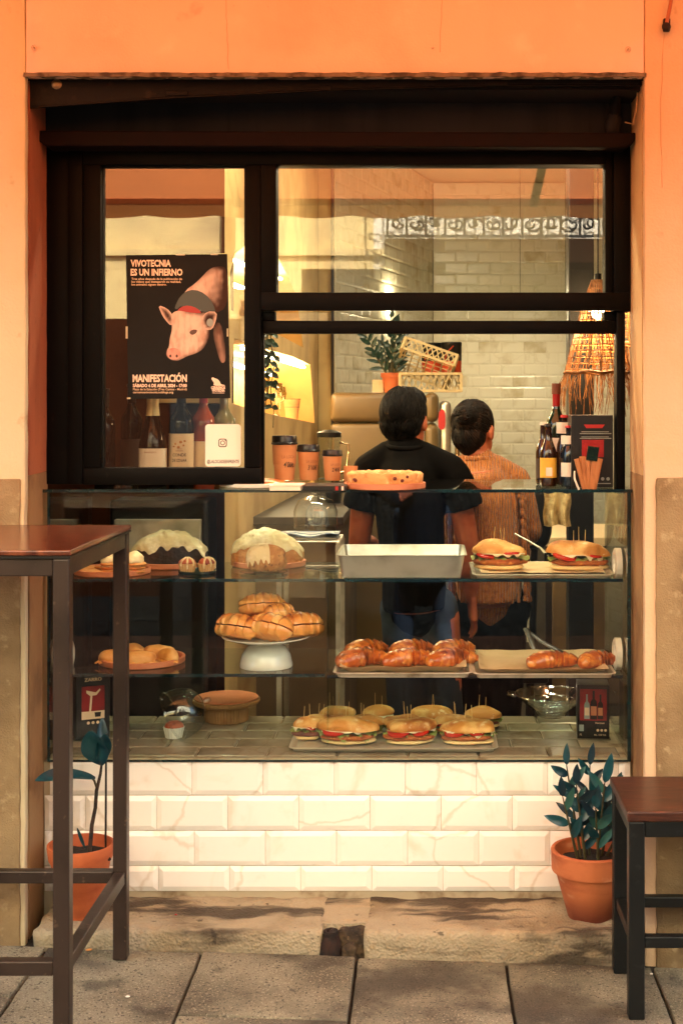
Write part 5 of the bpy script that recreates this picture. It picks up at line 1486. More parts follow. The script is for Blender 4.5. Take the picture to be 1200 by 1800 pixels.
# a dish in the upper niche
q = W(418, 540) + Vector((-.09, .03, .003))
t = thing('blue_vase', 'bluish glass vase of foliage in the upper lit niche', 'vase', q)
MB().lathe([(0, 0), (.03, 0), (.05, .05), (.04, .09), (.044, .1), (.036, .09), (.045, .05), (0, .01)], q, 24).build('vase', 'glass_blue', t, smooth=50)

M('leaf_dark', lin((26, 50, 42)), .35, layers=[(lin((40, 70, 52)), 20, .5, .7)], spec=.5)
M('leaf_teal', lin((20, 66, 74)), .3, layers=[(lin((14, 46, 58)), 14, .45, .65), (lin((44, 92, 92)), 30, .6, .75)], spec=.55)
M('leaf_deep', lin((12, 40, 52)), .3, layers=[(lin((8, 28, 40)), 14, .45, .65)], spec=.55)
M('leaf_pale', lin((44, 88, 80)), .35, layers=[(lin((24, 66, 66)), 14, .45, .65), (lin((120, 140, 90)), 30, .66, .76)], spec=.5)
M('stem', lin((70, 66, 40)), .6)
M('bark', lin((58, 40, 28)), .8, layers=[(lin((30, 22, 16)), 60, .45, .6)], bump=[('noise', 80, 1)])
M('soil', lin((30, 22, 17)), .95, bump=[('noise', 90, 1)])
M('terracotta', lin((196, 102, 56)), .75, layers=[(lin((172, 80, 42)), 7, .45, .7, {'st': (1, 1, 2.5)}), (lin((214, 140, 96)), 14, .6, .8, {'a': .5}), (lin((120, 52, 28)), 4, .45, .65, {'st': (1, 1, 3), 'a': .5})], bump=[('noise', 60, .3)])
M('terracotta_old', lin((196, 112, 66)), .8, layers=[(lin((160, 80, 44)), 7, .42, .68, {'st': (1, 1, 2.5)}), (lin((222, 168, 124)), 12, .58, .76, {'st': (1, 1, 2), 'a': .6}), (lin((96, 36, 20)), 6, .25, .5, {'z': (.0, .11), 'a': .9})], bump=[('noise', 60, .4)], rnd=False)
def leaf(par, p0, tip, w, mat, droop=.0, fold=.25, name='leaf', nrm=None):
    p0, tip = Vector(p0), Vector(tip)
    ax = tip - p0; L = ax.length; ax.normalize()
    up_ = nrm or Vector((RND.uniform(-.3, .3), -1, RND.uniform(.0, .6)))
    sd = ax.cross(up_).normalized(); nn = sd.cross(ax).normalized()
    def f(u, v):
        s = (u - .5) * 2
        ww = w / 2 * (abs(math.sin(math.pi * min(1, v ** .8))) ** .75 if 0 < v < 1 else 0.02)
        q = p0 + ax * (L * v) + sd * (s * ww) + nn * (abs(s) * ww * fold) - nn * (droop * L * v * v) 
        q += nn * (.04 * w * math.sin(v * 9 + s))
        return q
    return MB().sheet(f, 4, 10).build(name, mat, par, smooth=80)
def sprig(par, base, tip, n, ll, lw, mat, spread=.7, bend=.0, start=.25):
    base, tip = Vector(base), Vector(tip)
    pts = [base.lerp(tip, i / 5) + Vector((bend * math.sin(math.pi * i / 5), 0, 0)) for i in range(6)]
    MB().sweep(pts, [.004, .004, .0035, .003, .0025, .0015], 6).build('stem', 'stem', par, smooth=60)
    ax = (tip - base).normalized()
    sd = ax.cross(Vector((0, -1, 0))).normalized()
    for k in range(n):
        v = start + (1 - start) * k / max(1, n - 1)
        q = base.lerp(tip, v) + Vector((bend * math.sin(math.pi * v), 0, 0))
        sg = -1 if k % 2 else 1
        l = ll * RND.uniform(.75, 1.15) * (1 - .3 * abs(v - .5))
        dr = (ax * RND.uniform(.5, .95) + sd * sg * spread * RND.uniform(.6, 1.2) + Vector((0, RND.uniform(-.6, .3), 0))).normalized()
        if k == n - 1: dr = (ax + sd * .15).normalized()
        leaf(par, q, q + dr * l, lw * RND.uniform(.8, 1.2), mat if mat != 'leaf_teal' else RND.choice(('leaf_teal', 'leaf_teal', 'leaf_deep', 'leaf_pale')), RND.uniform(-.05, .2))
# hanging vine by the window bar
q = P(470, 575, 4.45)
t = thing('hanging_vine', 'dark trailing vine hanging beside the lit niche behind the window bar', 'plant', q)
for k in range(4):
    pts = [P(463 + 5 * k + 3 * math.sin(i * 1.3 + k), 560 + i * (19 + 3 * (k % 2)), 4.45 + .02 * k) for i in range(8)]
    MB().sweep(pts, .0018, 5).build('stem', 'stem', t, smooth=60)
    for p in pts[1:]:
        for s in (-1, 1):
            a = p + Vector((s * .004, 0, 0))
            leaf(t, a, a + Vector((s * RND.uniform(.012, .026), RND.uniform(-.02, .01), -RND.uniform(.004, .026))), .018, 'leaf_dark', .1)
pts = [P(462, 690, 4.5), P(475, 700, 4.5), P(481, 720, 4.5), P(480, 752, 4.5)]
MB().sweep(pts, .0015, 5).build('tendril', 'stem', t, smooth=60)
# fridge
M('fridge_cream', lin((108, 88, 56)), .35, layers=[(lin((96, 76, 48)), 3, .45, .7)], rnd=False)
M('chrome', lin((220, 200, 160)), .15, 1)
fx0, fx1 = -.462, -.012
fz = 1.482
fr = thing('retro_fridge', 'rounded beige fridge with its doors facing the tiled wall side', 'fridge', ((fx0 + fx1) / 2, 3.16, -.2))
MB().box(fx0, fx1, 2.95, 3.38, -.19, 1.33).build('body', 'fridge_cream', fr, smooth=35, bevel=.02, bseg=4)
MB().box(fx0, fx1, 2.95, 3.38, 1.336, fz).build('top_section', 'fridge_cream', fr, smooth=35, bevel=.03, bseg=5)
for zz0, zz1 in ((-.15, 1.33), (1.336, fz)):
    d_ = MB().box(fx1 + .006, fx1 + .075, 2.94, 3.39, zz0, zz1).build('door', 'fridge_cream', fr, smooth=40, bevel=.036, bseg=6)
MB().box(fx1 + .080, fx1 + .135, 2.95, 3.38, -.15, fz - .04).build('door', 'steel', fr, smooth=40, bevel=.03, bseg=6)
MB().sweep([(fx1 + .136, 2.99, 1.0), (fx1 + .165, 2.99, 1.02), (fx1 + .165, 2.99, 1.28), (fx1 + .136, 2.99, 1.30)], .012, 10).build('handle', 'chrome', fr, smooth=60)
v = P(776, 737, 6.545)
MB().prism([(v.x + a, v.z + b_) for a, b_ in smoothpoly([(-.015, -.05), (.015, -.05), (.018, .01), (.01, .05), (-.012, .045), (-.018, 0)], 2)], 2.945, 2.9495).build('magnet', 'foil_pink', fr)
# things on the fridge
FT = fz + .0005
q = Vector((P(688, 0, 6.75).x, 3.14, FT))
t = thing('potted_plant', 'small terracotta pot with a dark feathery plant on top of the fridge', 'plant', q)
MB().lathe([(0, 0), (.035, 0), (.048, .075), (.053, .075), (.055, .098), (.047, .098), (.045, .08), (0, .08)], q, 28).build('pot', 'terracotta', t, smooth=40)
MB().lathe([(0, .082), (.045, .082)], q, 20).build('soil', 'soil', t)
for dx, dz, n in [(-.14, .24, 11), (-.05, .20, 9), (.03, .30, 12), (.07, .26, 10), (-.02, .12, 6), (.0, .34, 10), (-.09, .12, 6), (.06, .12, 6)]:
    sprig(t, q + Vector((dx * .15, RND.uniform(-.02, .02), .08)), q + Vector((dx * .9, RND.uniform(-.06, .06), .08 + dz * .85)), n, .066, .021, 'leaf_dark', .8)
t = thing('small_box', 'small pale box behind the terracotta pot on the fridge', 'box', (P(664, 0, 6.8).x, 3.24, FT))
MB().box(P(654, 0, 6.8).x, P(674, 0, 6.8).x, 3.2, 3.28, FT, FT + .065).build('carton', 'label_cream', t, bevel=.003)
M('crate_plastic', lin((190, 170, 126)), .6)
def crate(label, cx, cyy, z, w, dp, h, rot=None):
    t = thing('plastic_crate', label, 'crate', (cx, cyy, z), 'plastic crates on the fridge')
    c = Vector((cx, cyy, z))
    R3 = rot or Matrix.Identity(3)
    def bar(name, p0, p1, a, b, par=t):
        return MB().bar(c + R3 @ Vector(p0), c + R3 @ Vector(p1), a, b).build(name, 'crate_plastic', par)
    for y in (-dp / 2, dp / 2):
        bar('rim', (-w / 2, y, h), (w / 2, y, h), .012, .012); bar('rim', (-w / 2, y, .006), (w / 2, y, .006), .012, .012)
        n = 10
        l = MB()
        for k in range(n):
            x0 = -w / 2 + w * k / n; x1 = x0 + w / n
            l.bar(c + R3 @ Vector((x0, y, .008)), c + R3 @ Vector((x1, y, h - .006)), .005, .005)
            l.bar(c + R3 @ Vector((x1, y, .008)), c + R3 @ Vector((x0, y, h - .006)), .005, .005)
        l.build('lattice', 'crate_plastic', t)
    for x in (-w / 2, w / 2):
        bar('rim', (x, -dp / 2, h), (x, dp / 2, h), .012, .012); bar('rim', (x, -dp / 2, .006), (x, dp / 2, .006), .012, .012)
        bar('end_panel', (x, -dp / 2 + .01, h * .62), (x, dp / 2 - .01, h * .62), .008, h * .5)
        for y in (-dp / 2, dp / 2):
            bar('corner', (x, y, 0), (x, y, h), .014, .014)
    l = MB()
    for k in range(7):
        x = -w / 2 + w * (k + .5) / 7
        l.bar(c + R3 @ Vector((x, -dp / 2, .004)), c + R3 @ Vector((x, dp / 2, .004)), .006, .004)
    for k in range(6):
        y = -dp / 2 + dp * (k + .5) / 6
        l.bar(c + R3 @ Vector((-w / 2, y, .004)), c + R3 @ Vector((w / 2, y, .004)), .006, .004)
    l.build('base_grid', 'crate_plastic', t)
crate('beige lattice crate standing level on the fridge', P(756, 0, 6.78).x, 3.18, FT + .002, .30, .30, .090)
crate('beige lattice crate tipped across the level crate', P(745, 0, 6.75).x, 3.15, FT + .115, .27, .24, .068, Matrix.Rotation(rad(19), 3, 'Y') @ Matrix.Rotation(rad(-30), 3, 'X'))
M('tub_orange', lin((196, 70, 34)), .4)
for px, dd, lab in ((758, 6.90, 'black and orange tub half behind the tipped crate'), (793, 6.82, 'black and orange tub at the edge of the crates by the tiles')):
    z = FT + .095
    c = Vector(((px - 748) * dd / F, dd + CY, z))
    t = thing('tub', lab, 'tub', c, 'black and orange tubs')
    MB().lathe([(0, 0), (.05, 0), (.051, .065), (0, .065)], c, 28).build('lower_wrap', 'tub_orange', t, smooth=40)
    MB().lathe([(0, .0655), (.0512, .0655), (.0515, .14), (.053, .142), (.053, .158), (.049, .16), (0, .158)], c, 28).build('tin', 'carton_black', t, smooth=40)
    MB().sweep([c + Vector((-.035, -.043, .07)), c + Vector((-.02, -.05, .11)), c + Vector((.01, -.054, .14))], .003, 6).build('swoosh', 'tub_orange', t)
# rattan lamp
M('rattan', lin((158, 102, 48)), .65, layers=[(lin((112, 68, 30)), 40, .45, .65)])
def rattan(label, px, d, zt, s, seed):
    c = Vector(((px - 748) * d / F, d + CY, zt))
    t = thing('rattan_lamp', label, 'lamp', c, 'rattan pendant lamps')
    r = random.Random(seed)
    H = .30 * s
    def R(u): return (.018 + .088 * (u ** .85)) * s
    ww = MB()
    n = 30
    for k in range(n):
        a = 2 * math.pi * k / n
        tw = r.uniform(-.12, .12)
        ww.sweep([c + Vector((R(u / 6) * math.cos(a + tw * u / 6 + r.uniform(-.03, .03)), R(u / 6) * math.sin(a + tw * u / 6), -H * u / 6)) for u in range(7)], .0019 * s, 4)
        tw2 = .5
        ww.sweep([c + Vector(((R(u / 6) + .002) * math.cos(a + tw2 * u / 6), (R(u / 6) + .002) * math.sin(a + tw2 * u / 6), -H * u / 6)) for u in range(7)], .0012 * s, 4)
    for k in range(15):
        u = (k + .5) / 15
        ww.sweep([c + Vector(((R(u) + .0015 * (-1) ** j) * math.cos(j * .2), (R(u) + .0015 * (-1) ** j) * math.sin(j * .2), -H * u + r.uniform(-.002, .002))) for j in range(33)], .0017 * s, 4)
    w_ = ww.build('woven_shade', 'rattan', t, smooth=60); 
    MB().sweep([c + Vector((R(1) * 1.02 * math.cos(j * .13), R(1) * 1.02 * math.sin(j * .13), -H + .003 * math.sin(j))) for j in range(50)], .005 * s, 6).build('rim', 'rattan', t, smooth=60)
    ff = MB()
    for k in range(110):
        a = r.uniform(0, 6.283); l = r.uniform(.07, .15) * s; sp = r.uniform(.0, .045) * s; tw = r.uniform(-.25, .25)
        p0 = c + Vector((R(1) * math.cos(a), R(1) * math.sin(a), -H))
        p2 = c + Vector(((R(1) + sp) * math.cos(a + tw), (R(1) + sp) * math.sin(a + tw), -H - l))
        pm_ = p0.lerp(p2, .5) + Vector((.3 * sp * math.cos(a), .3 * sp * math.sin(a), 0))
        ff.sweep([p0, pm_, p2], [.0013, .0012, .0008], 4)
    f_ = ff.build('straw_fringe', 'rattan', t); f_['kind'] = 'stuff'
    MB().blob(c + Vector((0, 0, -.10 * s)), (.022, .022, .03), 16, 10).build('bulb', 'lamp_warm', t, smooth=60)
    MB().tube(c + Vector((0, 0, -.05 * s)), c + Vector((0, 0, .02)), .012, .012, 10).build('socket', 'black_plastic', t, smooth=40)
    MB().tube(c + Vector((0, 0, .02)), Vector((c.x, c.y, 2.9)), .003, .003, 6).build('cord', 'black_plastic', t)
    L = bpy.data.lights.new('bulb_light', 'POINT'); L.energy = 2; L.color = (1, .68, .34); L.shadow_soft_size = .03
    lo = bpy.data.objects.new('bulb_light', L); COL.objects.link(lo); lo.location = (0, 0, -.16 * s); lo.parent = t
rattan('rattan pendant lamp with a straw fringe over the bottles', 1050, 4.38, CH - (492 - 705) * 4.38 / F, 1.0, 3)
rattan('second rattan lamp mostly hidden behind the window stile', 1112, 4.62, CH - (452 - 705) * 4.62 / F, 1.0, 8)
# black post, counter, cloth, chair
bp_ = MB().box(P(999, 0, 5.0).x, P(1043, 0, 5.0).x, 1.40, 1.50, -.19, 2.89).build('black_post', 'black_plastic', None, bevel=.004); tag(bp_, 'black square post rising behind the rattan lamp', 'post')
bc = thing('back_counter', 'pale topped counter along the side behind the woman', 'counter', (.95, 2.9, -.2))
MB().box(.50, 1.72, 2.35, 3.0, .80, .84).build('worktop', 'label_cream', bc, bevel=.004)
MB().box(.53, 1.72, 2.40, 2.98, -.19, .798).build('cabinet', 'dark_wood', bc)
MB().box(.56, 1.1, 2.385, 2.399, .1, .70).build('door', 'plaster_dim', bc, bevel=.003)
M('cloth_cream', lin((206, 186, 132)), .9, layers=[(lin((170, 148, 96)), 40, .45, .65)], bump=[('noise', 200, .6)])
M('cloth_blue', lin((200, 206, 206)), .9, layers=[(lin((60, 90, 130)), 12, .55, .62, {'k': 'wavey', 'dist': .4})])
t = thing('tea_towel', 'cream cloth hanging below the bottles behind the case glass', 'cloth', P(977, 900, 4.85))
MB().sheet(lambda u, v: P(955 + 47 * u + 1.5 * math.sin(v * 7), 866 + 58 * v + 2 * math.sin(u * 9), 4.85 + .03 * math.sin(u * 14) * v), 20, 10).build('cloth', 'cloth_cream', t, smooth=80)
MB().box(P(950, 0, 4.88).x, P(1006, 0, 4.88).x, 1.27, 1.29, P(0, 868, 4.88).z, P(0, 864, 4.88).z).build('rail', 'black_plastic', t)
t = thing('black_chair', 'rounded black chair back beside the woman in the knit sweater', 'chair', P(938, 1300, 5.5))
MB().blob(P(938, 905, 5.5), (.075, .03, .14), 18, 12, pw=3).build('backrest', 'black_plastic', t, smooth=60)
MB().box(P(916, 0, 5.5).x, P(965, 0, 5.5).x, 1.94, 2.34, .28, .33).build('seat', 'black_plastic', t, bevel=.01)
MB().tube((P(938, 0, 5.5).x, 1.9, .9), (P(938, 0, 5.5).x, 2.0, .3), .015).build('stem', 'black_plastic', t)
MB().tube((P(938, 0, 5.5).x, 2.1, .28), (P(938, 0, 5.5).x, 2.1, -.2), .02).build('leg', 'black_plastic', t)
# left service counter with machine, dome, rack and blender
sc_ = thing('service_counter', 'dark counter below the lit niches', 'counter', (-.45, 2, -.2))
MB().box(-.63, -.30, 1.3, 2.85, .99, 1.02).build('worktop', 'dark_wood', sc_, bevel=.004)
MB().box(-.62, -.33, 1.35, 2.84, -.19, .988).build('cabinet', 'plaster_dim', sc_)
t = thing('coffee_machine', 'black coffee machine mostly hidden behind the case', 'coffee machine', (-.88, .86, .0))
MB().box(-1.02, -.70, .76, .93, -.19, 1.12).build('housing', 'black_plastic', t, bevel=.01)
MB().box(-1.0, -.72, .735, .759, .95, 1.06).build('panel', 'steel', t, bevel=.004)
q = P(577, 812, 5.6)
t = thing('blender_jug', 'dark blender jug beside the fridge behind the cups', 'blender', Vector((q.x, q.y, 1.0205)))
q = Vector((q.x, q.y, 1.0205))
q.x = -.40
MB().lathe([(0, 0), (.05, 0), (.055, .06), (.045, .10), (0, .10)], q, 24).build('motor', 'black_plastic', t, smooth=40)
MB().lathe([(.035, .10), (.05, .27), (.048, .27), (.033, .105)], q, 24).build('jug', 'ware_glass', t, smooth=40)
MB().lathe([(0, .27), (.05, .27), (.05, .29), (.02, .30), (0, .30)], q, 24).build('lid', 'black_plastic', t, smooth=40)
MB().sweep([q + Vector((.045, 0, .25)), q + Vector((.08, 0, .24)), q + Vector((.075, 0, .13)), q + Vector((.04, 0, .12))], .006, 8).build('handle', 'chrome', t, smooth=60)
# low back shelf inside, behind the case, with folded cloth and cake cover
q = P(545, 945, 4.52)
t = thing('prep_table', 'steel prep table behind the iced loaf', 'table', (q.x, q.y, -.2))
for k in range(9):
    MB().tube((P(492, 0, 4.52).x, .86 + .028 * k, q.z - .008), (P(598, 0, 4.52).x, .86 + .028 * k, q.z - .008), .003, seg=6).build('rod', 'steel', t, smooth=60)
for x in (P(494, 0, 4.52).x, P(596, 0, 4.52).x):
    MB().box(x - .006, x + .006, .85, 1.10, q.z - .02, q.z - .012).build('rail', 'steel', t)
    for y in (.86, 1.09):
        MB().box(x - .008, x + .008, y - .008, y + .008, -.2, q.z - .0205).build('leg', 'steel', t)
t = thing('folded_towel', 'folded blue and white striped towel on the wire rack', 'towel', (q.x, q.y, q.z))
MB().sheet(lambda u, v: Vector((P(490, 0, 4.52).x + .2 * u, .87 + .17 * v, q.z + .012 + .006 * math.sin(u * 9) * (1 - v) + .003 * math.sin(v * 12))), 24, 10).build('top_fold', 'cloth_blue', t, smooth=80)
MB().box(P(490, 0, 4.52).x + .004, P(490, 0, 4.52).x + .197, .875, 1.035, q.z - .004, q.z + .005).build('lower_fold', 'cloth_blue', t, bevel=.003)
c = P(545, 944, 4.52) + Vector((.01, .10, .02))
t = thing('cake_cover', 'clear glass cake cover over the striped towel', 'glass cover', c)
MB().lathe([(.075, 0), (.075, .06), (.06, .095), (.03, .11), (.008, .112), (.008, .12), (.014, .13), (0, .135)], c, 36).build('cover', 'ware_glass', t, smooth=50)
# strip lights hung on rods, a small wall lamp over the fridge
for k, (x, y, z, hl, lab) in enumerate([(.70, 4.5, 2.025, .17, 'short hanging strip light shining on the far tiles'), (.12, 2.3, 2.62, .35, 'hanging strip light added to brighten the two people'), (-.25, .62, 2.55, .75, 'long strip light added over the glass case to brighten the food')]):  # the last two are added to brighten the people and the food
    t = thing('strip_light', lab, 'lamp', (x, y, z), 'hanging strip lights')
    MB().box(x - hl, x + hl, y - .06, y + .06, z + .012, z + .05).build('housing', 'black_plastic', t, bevel=.004)
    MB().box(x - hl + .02, x + hl - .02, y - .04, y + .04, z, z + .0115).build('diffuser', 'lamp_strip', t)
    for sx in (-.8, .8):
        MB().tube((x + sx * hl, y, z + .05), (x + sx * hl, y, 2.9), .0018, seg=5).build('rod', 'black_plastic', t)
q = P(688, 531, 7.95)
t = thing('wall_lamp', 'small round lamp on the slanting tiled wall behind the sash rail', 'lamp', q)
MB().blob(q, (.035, .035, .035), 16, 10).build('globe', 'lamp_globe', t, smooth=60)
MB().tube(q + Vector((-.02, .02, 0)), q + Vector((-.10, .10, 0)), .012, seg=8).build('bracket', 'black_plastic', t)
# ------------------------------------------------------------------ people
M('skin', lin((188, 110, 78)), .5, layers=[(lin((170, 90, 62)), 18, .45, .7)], sss=.15)
M('hair_black', lin((7, 6, 6)), .7, spec=.2, layers=[(lin((26, 20, 16)), 60, .5, .65, {'st': (1, 1, .2)})], bump=[('noise', 120, 1, (1, 1, .25))])
M('hair_brown', lin((14, 9, 7)), .7, spec=.25, layers=[(lin((44, 28, 18)), 50, .5, .65, {'st': (1, 1, .3)})], bump=[('noise', 90, 1, (1, 1, .3))])
M('tee_black', lin((8, 7, 7)), .95, spec=.1, bump=[('noise', 10, .8)])
M('denim', lin((34, 48, 66)), .85, layers=[(lin((62, 82, 104)), 6, .5, .7)], bump=[('noise', 14, .8)])
M('trousers_black', lin((10, 9, 9)), .95, spec=.1, bump=[('noise', 10, .6)])
M('sweater', lin((182, 108, 36)), .95, layers=[(lin((150, 82, 26)), 60, .45, .65)], bump=[('wavex', 30, 1.6, (1, .6, .05), .6), ('noise', 260, .6)], sheen=.3, rnd=False)
M('coat_navy', lin((10, 17, 26)), .9, spec=.1, bump=[('noise', 8, .8)])
M('shoe', lin((22, 20, 19)), .5)
M('eye_white', lin((220, 214, 206)), .2)
def fuse(mb, name, mat, par, vox=.008, it=6):
    o = mb.build(name, mat, par)
    md = o.modifiers.new('fuse', 'REMESH'); md.mode = 'VOXEL'; md.voxel_size = vox; md.use_smooth_shade = True
    sm = o.modifiers.new('soften', 'SMOOTH'); sm.factor = .5; sm.iterations = it
    return o
def limb(mb, pts, rs, seg=12):
    mb.sweep(pts, rs, seg)
    for p, r in zip(pts, rs):
        q = r if not isinstance(r, tuple) else min(r) * .98
        mb.blob(p, (q, q, q), 12, 8)
def hand(mb, wrist, dr, side, s=1.0, curl=.35):
    """palm, four unequal fingers and a thumb; dr = finger direction, side = thumb direction"""
    dr = Vector(dr).normalized(); side = Vector(side); side = (side - dr * side.dot(dr)).normalized()
    nrm = dr.cross(side)
    palm0 = wrist; palm1 = wrist + dr * .085 * s
    for k in range(5):
        off = side * (.034 - .017 * k) * s
        mb.sweep([palm0 + off * .6, palm1 + off], [.013 * s, .0125 * s], 8)
        if k < 4:
            off = side * (.029 - .019 * k) * s
            L = (.070, .078, .072, .056)[k] * s
            a = palm1 + off; b = a + dr * L * .45 + nrm * L * .08; c = b + (dr + nrm * curl).normalized() * L * .30; d = c + (dr + nrm * curl * 2.2).normalized() * L * .27
            mb.sweep([a - dr * .02, a, b, c, d], [.009 * s, .0092 * s, .0085 * s, .0078 * s, .0058 * s], 8)
    a = palm0 + dr * .025 * s + side * .030 * s
    b = a + (side * .8 + dr * .75).normalized() * .036 * s; c = b + (side * .25 + dr).normalized() * .030 * s; d = c + (dr + nrm * .2).normalized() * .022 * s
    mb.sweep([a - side * .02, a, b, c, d], [.012 * s, .0125 * s, .0105 * s, .0092 * s, .0066 * s], 8)
def head(mb, c, yaw, s=1.0):
    """skull, jaw, nose, lips and ears looking along +Y turned by yaw towards +X"""
    R3 = Matrix.Rotation(-yaw, 3, 'Z')
    def o(x, y, z): return c + R3 @ Vector((x, y, z)) * s
    mb.blob(o(0, 0, .015), (.073 * s, .092 * s, .098 * s), 20, 14, m=R3)
    mb.blob(o(0, .028, -.050), (.055 * s, .062 * s, .062 * s), 16, 10, m=R3)
    mb.blob(o(0, .072, -.088), (.026 * s, .020 * s, .020 * s), 12, 8)
    mb.sweep([o(0, .088, .012), o(0, .108, -.022), o(0, .092, -.032)], [.008 * s, .013 * s, .008 * s], 8)
    mb.sweep([o(-.022, .084, -.058), o(0, .092, -.057), o(.022, .084, -.058)], [.005 * s, .008 * s, .005 * s], 8)
    for sx in (-1, 1):
        mb.blob(o(.076 * sx, -.004, -.008), (.011 * s, .020 * s, .032 * s), 12, 8, m=R3 @ Matrix.Rotation(.25 * sx, 3, 'Z'))
    return R3, o
def eyes(par, o, s):
    for sx in (-1, 1):
        e = MB().blob(o(.031 * sx, .080, .006), (.012 * s, .012 * s, .010 * s), 12, 8).build('eye', 'eye_white', par, smooth=60)
        MB().blob(o(.031 * sx, .0895, .006), (.005 * s, .004 * s, .005 * s), 10, 6).build('iris', 'hair_black', e, smooth=60)
FZ = -.2
def strands(par, c, R3, r, n, seed, mat, rough=.2, lift=.004, target=None, ln=.05, lo=-.75):
    rn = random.Random(seed); m = MB()
    for _ in range(n):
        th = rn.uniform(-math.pi * 1.05, .05); z = rn.uniform(lo, .98)
        k = math.sqrt(1 - z * z)
        d0 = Vector((k * math.cos(th), k * math.sin(th), z))
        dn = Vector((0, -.35, -1)) if target is None else (target - d0)
        dn = (dn - d0 * dn.dot(d0)).normalized() + Vector((rn.uniform(-1, 1), rn.uniform(-1, 1), rn.uniform(-1, 1))) * rough
        pts = []
        for i in range(4):
            d1 = (d0 + dn * (ln / r[0]) * i / 3).normalized()
            l = 1 + lift / r[0] * (1 + 1.2 * i / 3 * rn.uniform(0, 1))
            pts.append(c + R3 @ Vector((d1.x * r[0] * l, d1.y * r[1] * l, d1.z * r[2] * l)))
        m.sweep(pts, [.0022, .0024, .0018, .0006], 4)
    o = m.build('hair_strands', mat, par, smooth=80); o['kind'] = 'stuff'
def legs(mb, hip_l, hip_r, ft_l, ft_r, th, ca, an):
    for h, f in ((hip_l, ft_l), (hip_r, ft_r)):
        k = h.lerp(f, .50) + Vector((0, .025, 0))
        limb(mb, [h, h.lerp(k, .5), k, k.lerp(f, .4) + Vector((0, -.015, 0)), f], [th, th * .86, ca * 1.0, ca, an], 14)
# --- man in black
D = 4.78
def m_(px, py, dy=0): return P(px, py, D) + Vector((0, dy, 0))
t = thing('person', 'person with short black hair in a black T-shirt, seen from behind', 'person', Vector((m_(735, 0).x, D + CY, FZ)), 'people serving inside the shop')
b = MB()
hc = m_(712, 740, .01)
R3, o = head(b, hc, rad(24))
limb(b, [hc + Vector((0, -.02, -.05)), m_(711, 805, -.005)], [.052, .058])
limb(b, [m_(711, 835), m_(720, 900), m_(728, 1000), m_(732, 1070)], [(.09, .14), (.10, .145), (.09, .14), (.10, .15)])
for sgn, sh, el, wr in ((1, m_(797, 838), m_(822, 955, .02), m_(831, 1056, .10)), (-1, m_(644, 838), m_(630, 955, .06), m_(668, 985, .25))):
    limb(b, [sh, sh.lerp(el, .5), el, el.lerp(wr, .35), wr], [.048, .046, .040, .041, .027], 12)
    if sgn > 0: hand(b, wr, (.03, .12, -1), (-.2, .9, .1), .98, -.3)
    else: hand(b, wr, (.4, .9, .1), (.3, -.1, .8), .98)
fl_, fr_ = Vector((m_(716, 0).x, D + CY, FZ + .06)), Vector((m_(806, 0).x, D + CY + .03, FZ + .06))
legs(b, m_(708, 1085), m_(772, 1085), fl_, fr_, .072, .05, .04)
for f in (fl_, fr_):
    limb(b, [f + Vector((0, -.03, -.02)), f + Vector((0, .12, -.035))], [.035, .024])
fuse(b, 'body', 'skin', t, .0055, 4)
eyes(t, o, 1)
b = MB()
limb(b, [m_(711, 790, -.016), m_(712, 818, -.006), m_(718, 880), m_(722, 940), m_(726, 1000), m_(729, 1066)], [(.068, .070), (.100, .140), (.122, .176), (.118, .172), (.110, .164), (.118, .172)], 18)
limb(b, [m_(682, 802, -.005), m_(650, 826)], [.056, .062]); limb(b, [m_(740, 802, -.005), m_(790, 828)], [.056, .062])
b.sweep([m_(792, 832), m_(808, 862, .005), m_(817, 893, .01)], [.066, .066, .070], 14)
b.sweep([m_(650, 832), m_(640, 862, .01), m_(634, 893, .02)], [.066, .066, .070], 14)
sh = fuse(b, 't_shirt', 'tee_black', t, .008, 5)
MB().sweep([m_(711, 781, -.012) + Vector((.064 * math.cos(a * .3), .066 * math.sin(a * .3), .014 * math.sin(a * .3))) for a in range(22)], .010, 8).build('collar', 'tee_black', sh, smooth=60)
b = MB()
legs(b, m_(708, 1080), m_(766, 1080), fl_ + Vector((0, 0, .0)), fr_, .080, .062, .056)
limb(b, [m_(708, 1070), m_(764, 1070)], [.085, .085])
fuse(b, 'jeans', 'denim', t, .009, 4)
for f in (fl_, fr_):
    b = MB(); limb(b, [f + Vector((0, -.04, -.018)), f + Vector((0, .06, -.02)), f + Vector((0, .15, -.03))], [.040, .040, .029]); fuse(b, 'shoe', 'shoe', t, .008, 3)
b = MB()
b.blob(hc + R3 @ Vector((0, -.014, .032)), (.0825, .092, .092), 28, 18, .03, 60, m=R3)
b.blob(hc + R3 @ Vector((0, -.032, -.002)), (.0775, .068, .072), 24, 14, .03, 60, m=R3)
b.blob(hc + R3 @ Vector((0, -.036, -.045)), (.056, .050, .044), 20, 12, .03, 60, m=R3)
b.blob(hc + R3 @ Vector((0, .03, .075)), (.066, .062, .048), 18, 10, .1, 50, m=R3)
hr = fuse(b, 'hair', 'hair_black', t, .005, 8)
strands(hr, hc + R3 @ Vector((0, -.014, .032)), R3, (.0825, .092, .092), 620, 5, 'hair_black', .45, .001, None, .028, -.35)
strands(hr, hc + R3 @ Vector((0, -.034, -.006)), R3, (.0775, .068, .072), 240, 6, 'hair_black', .3, .0008, None, .02, -.75)
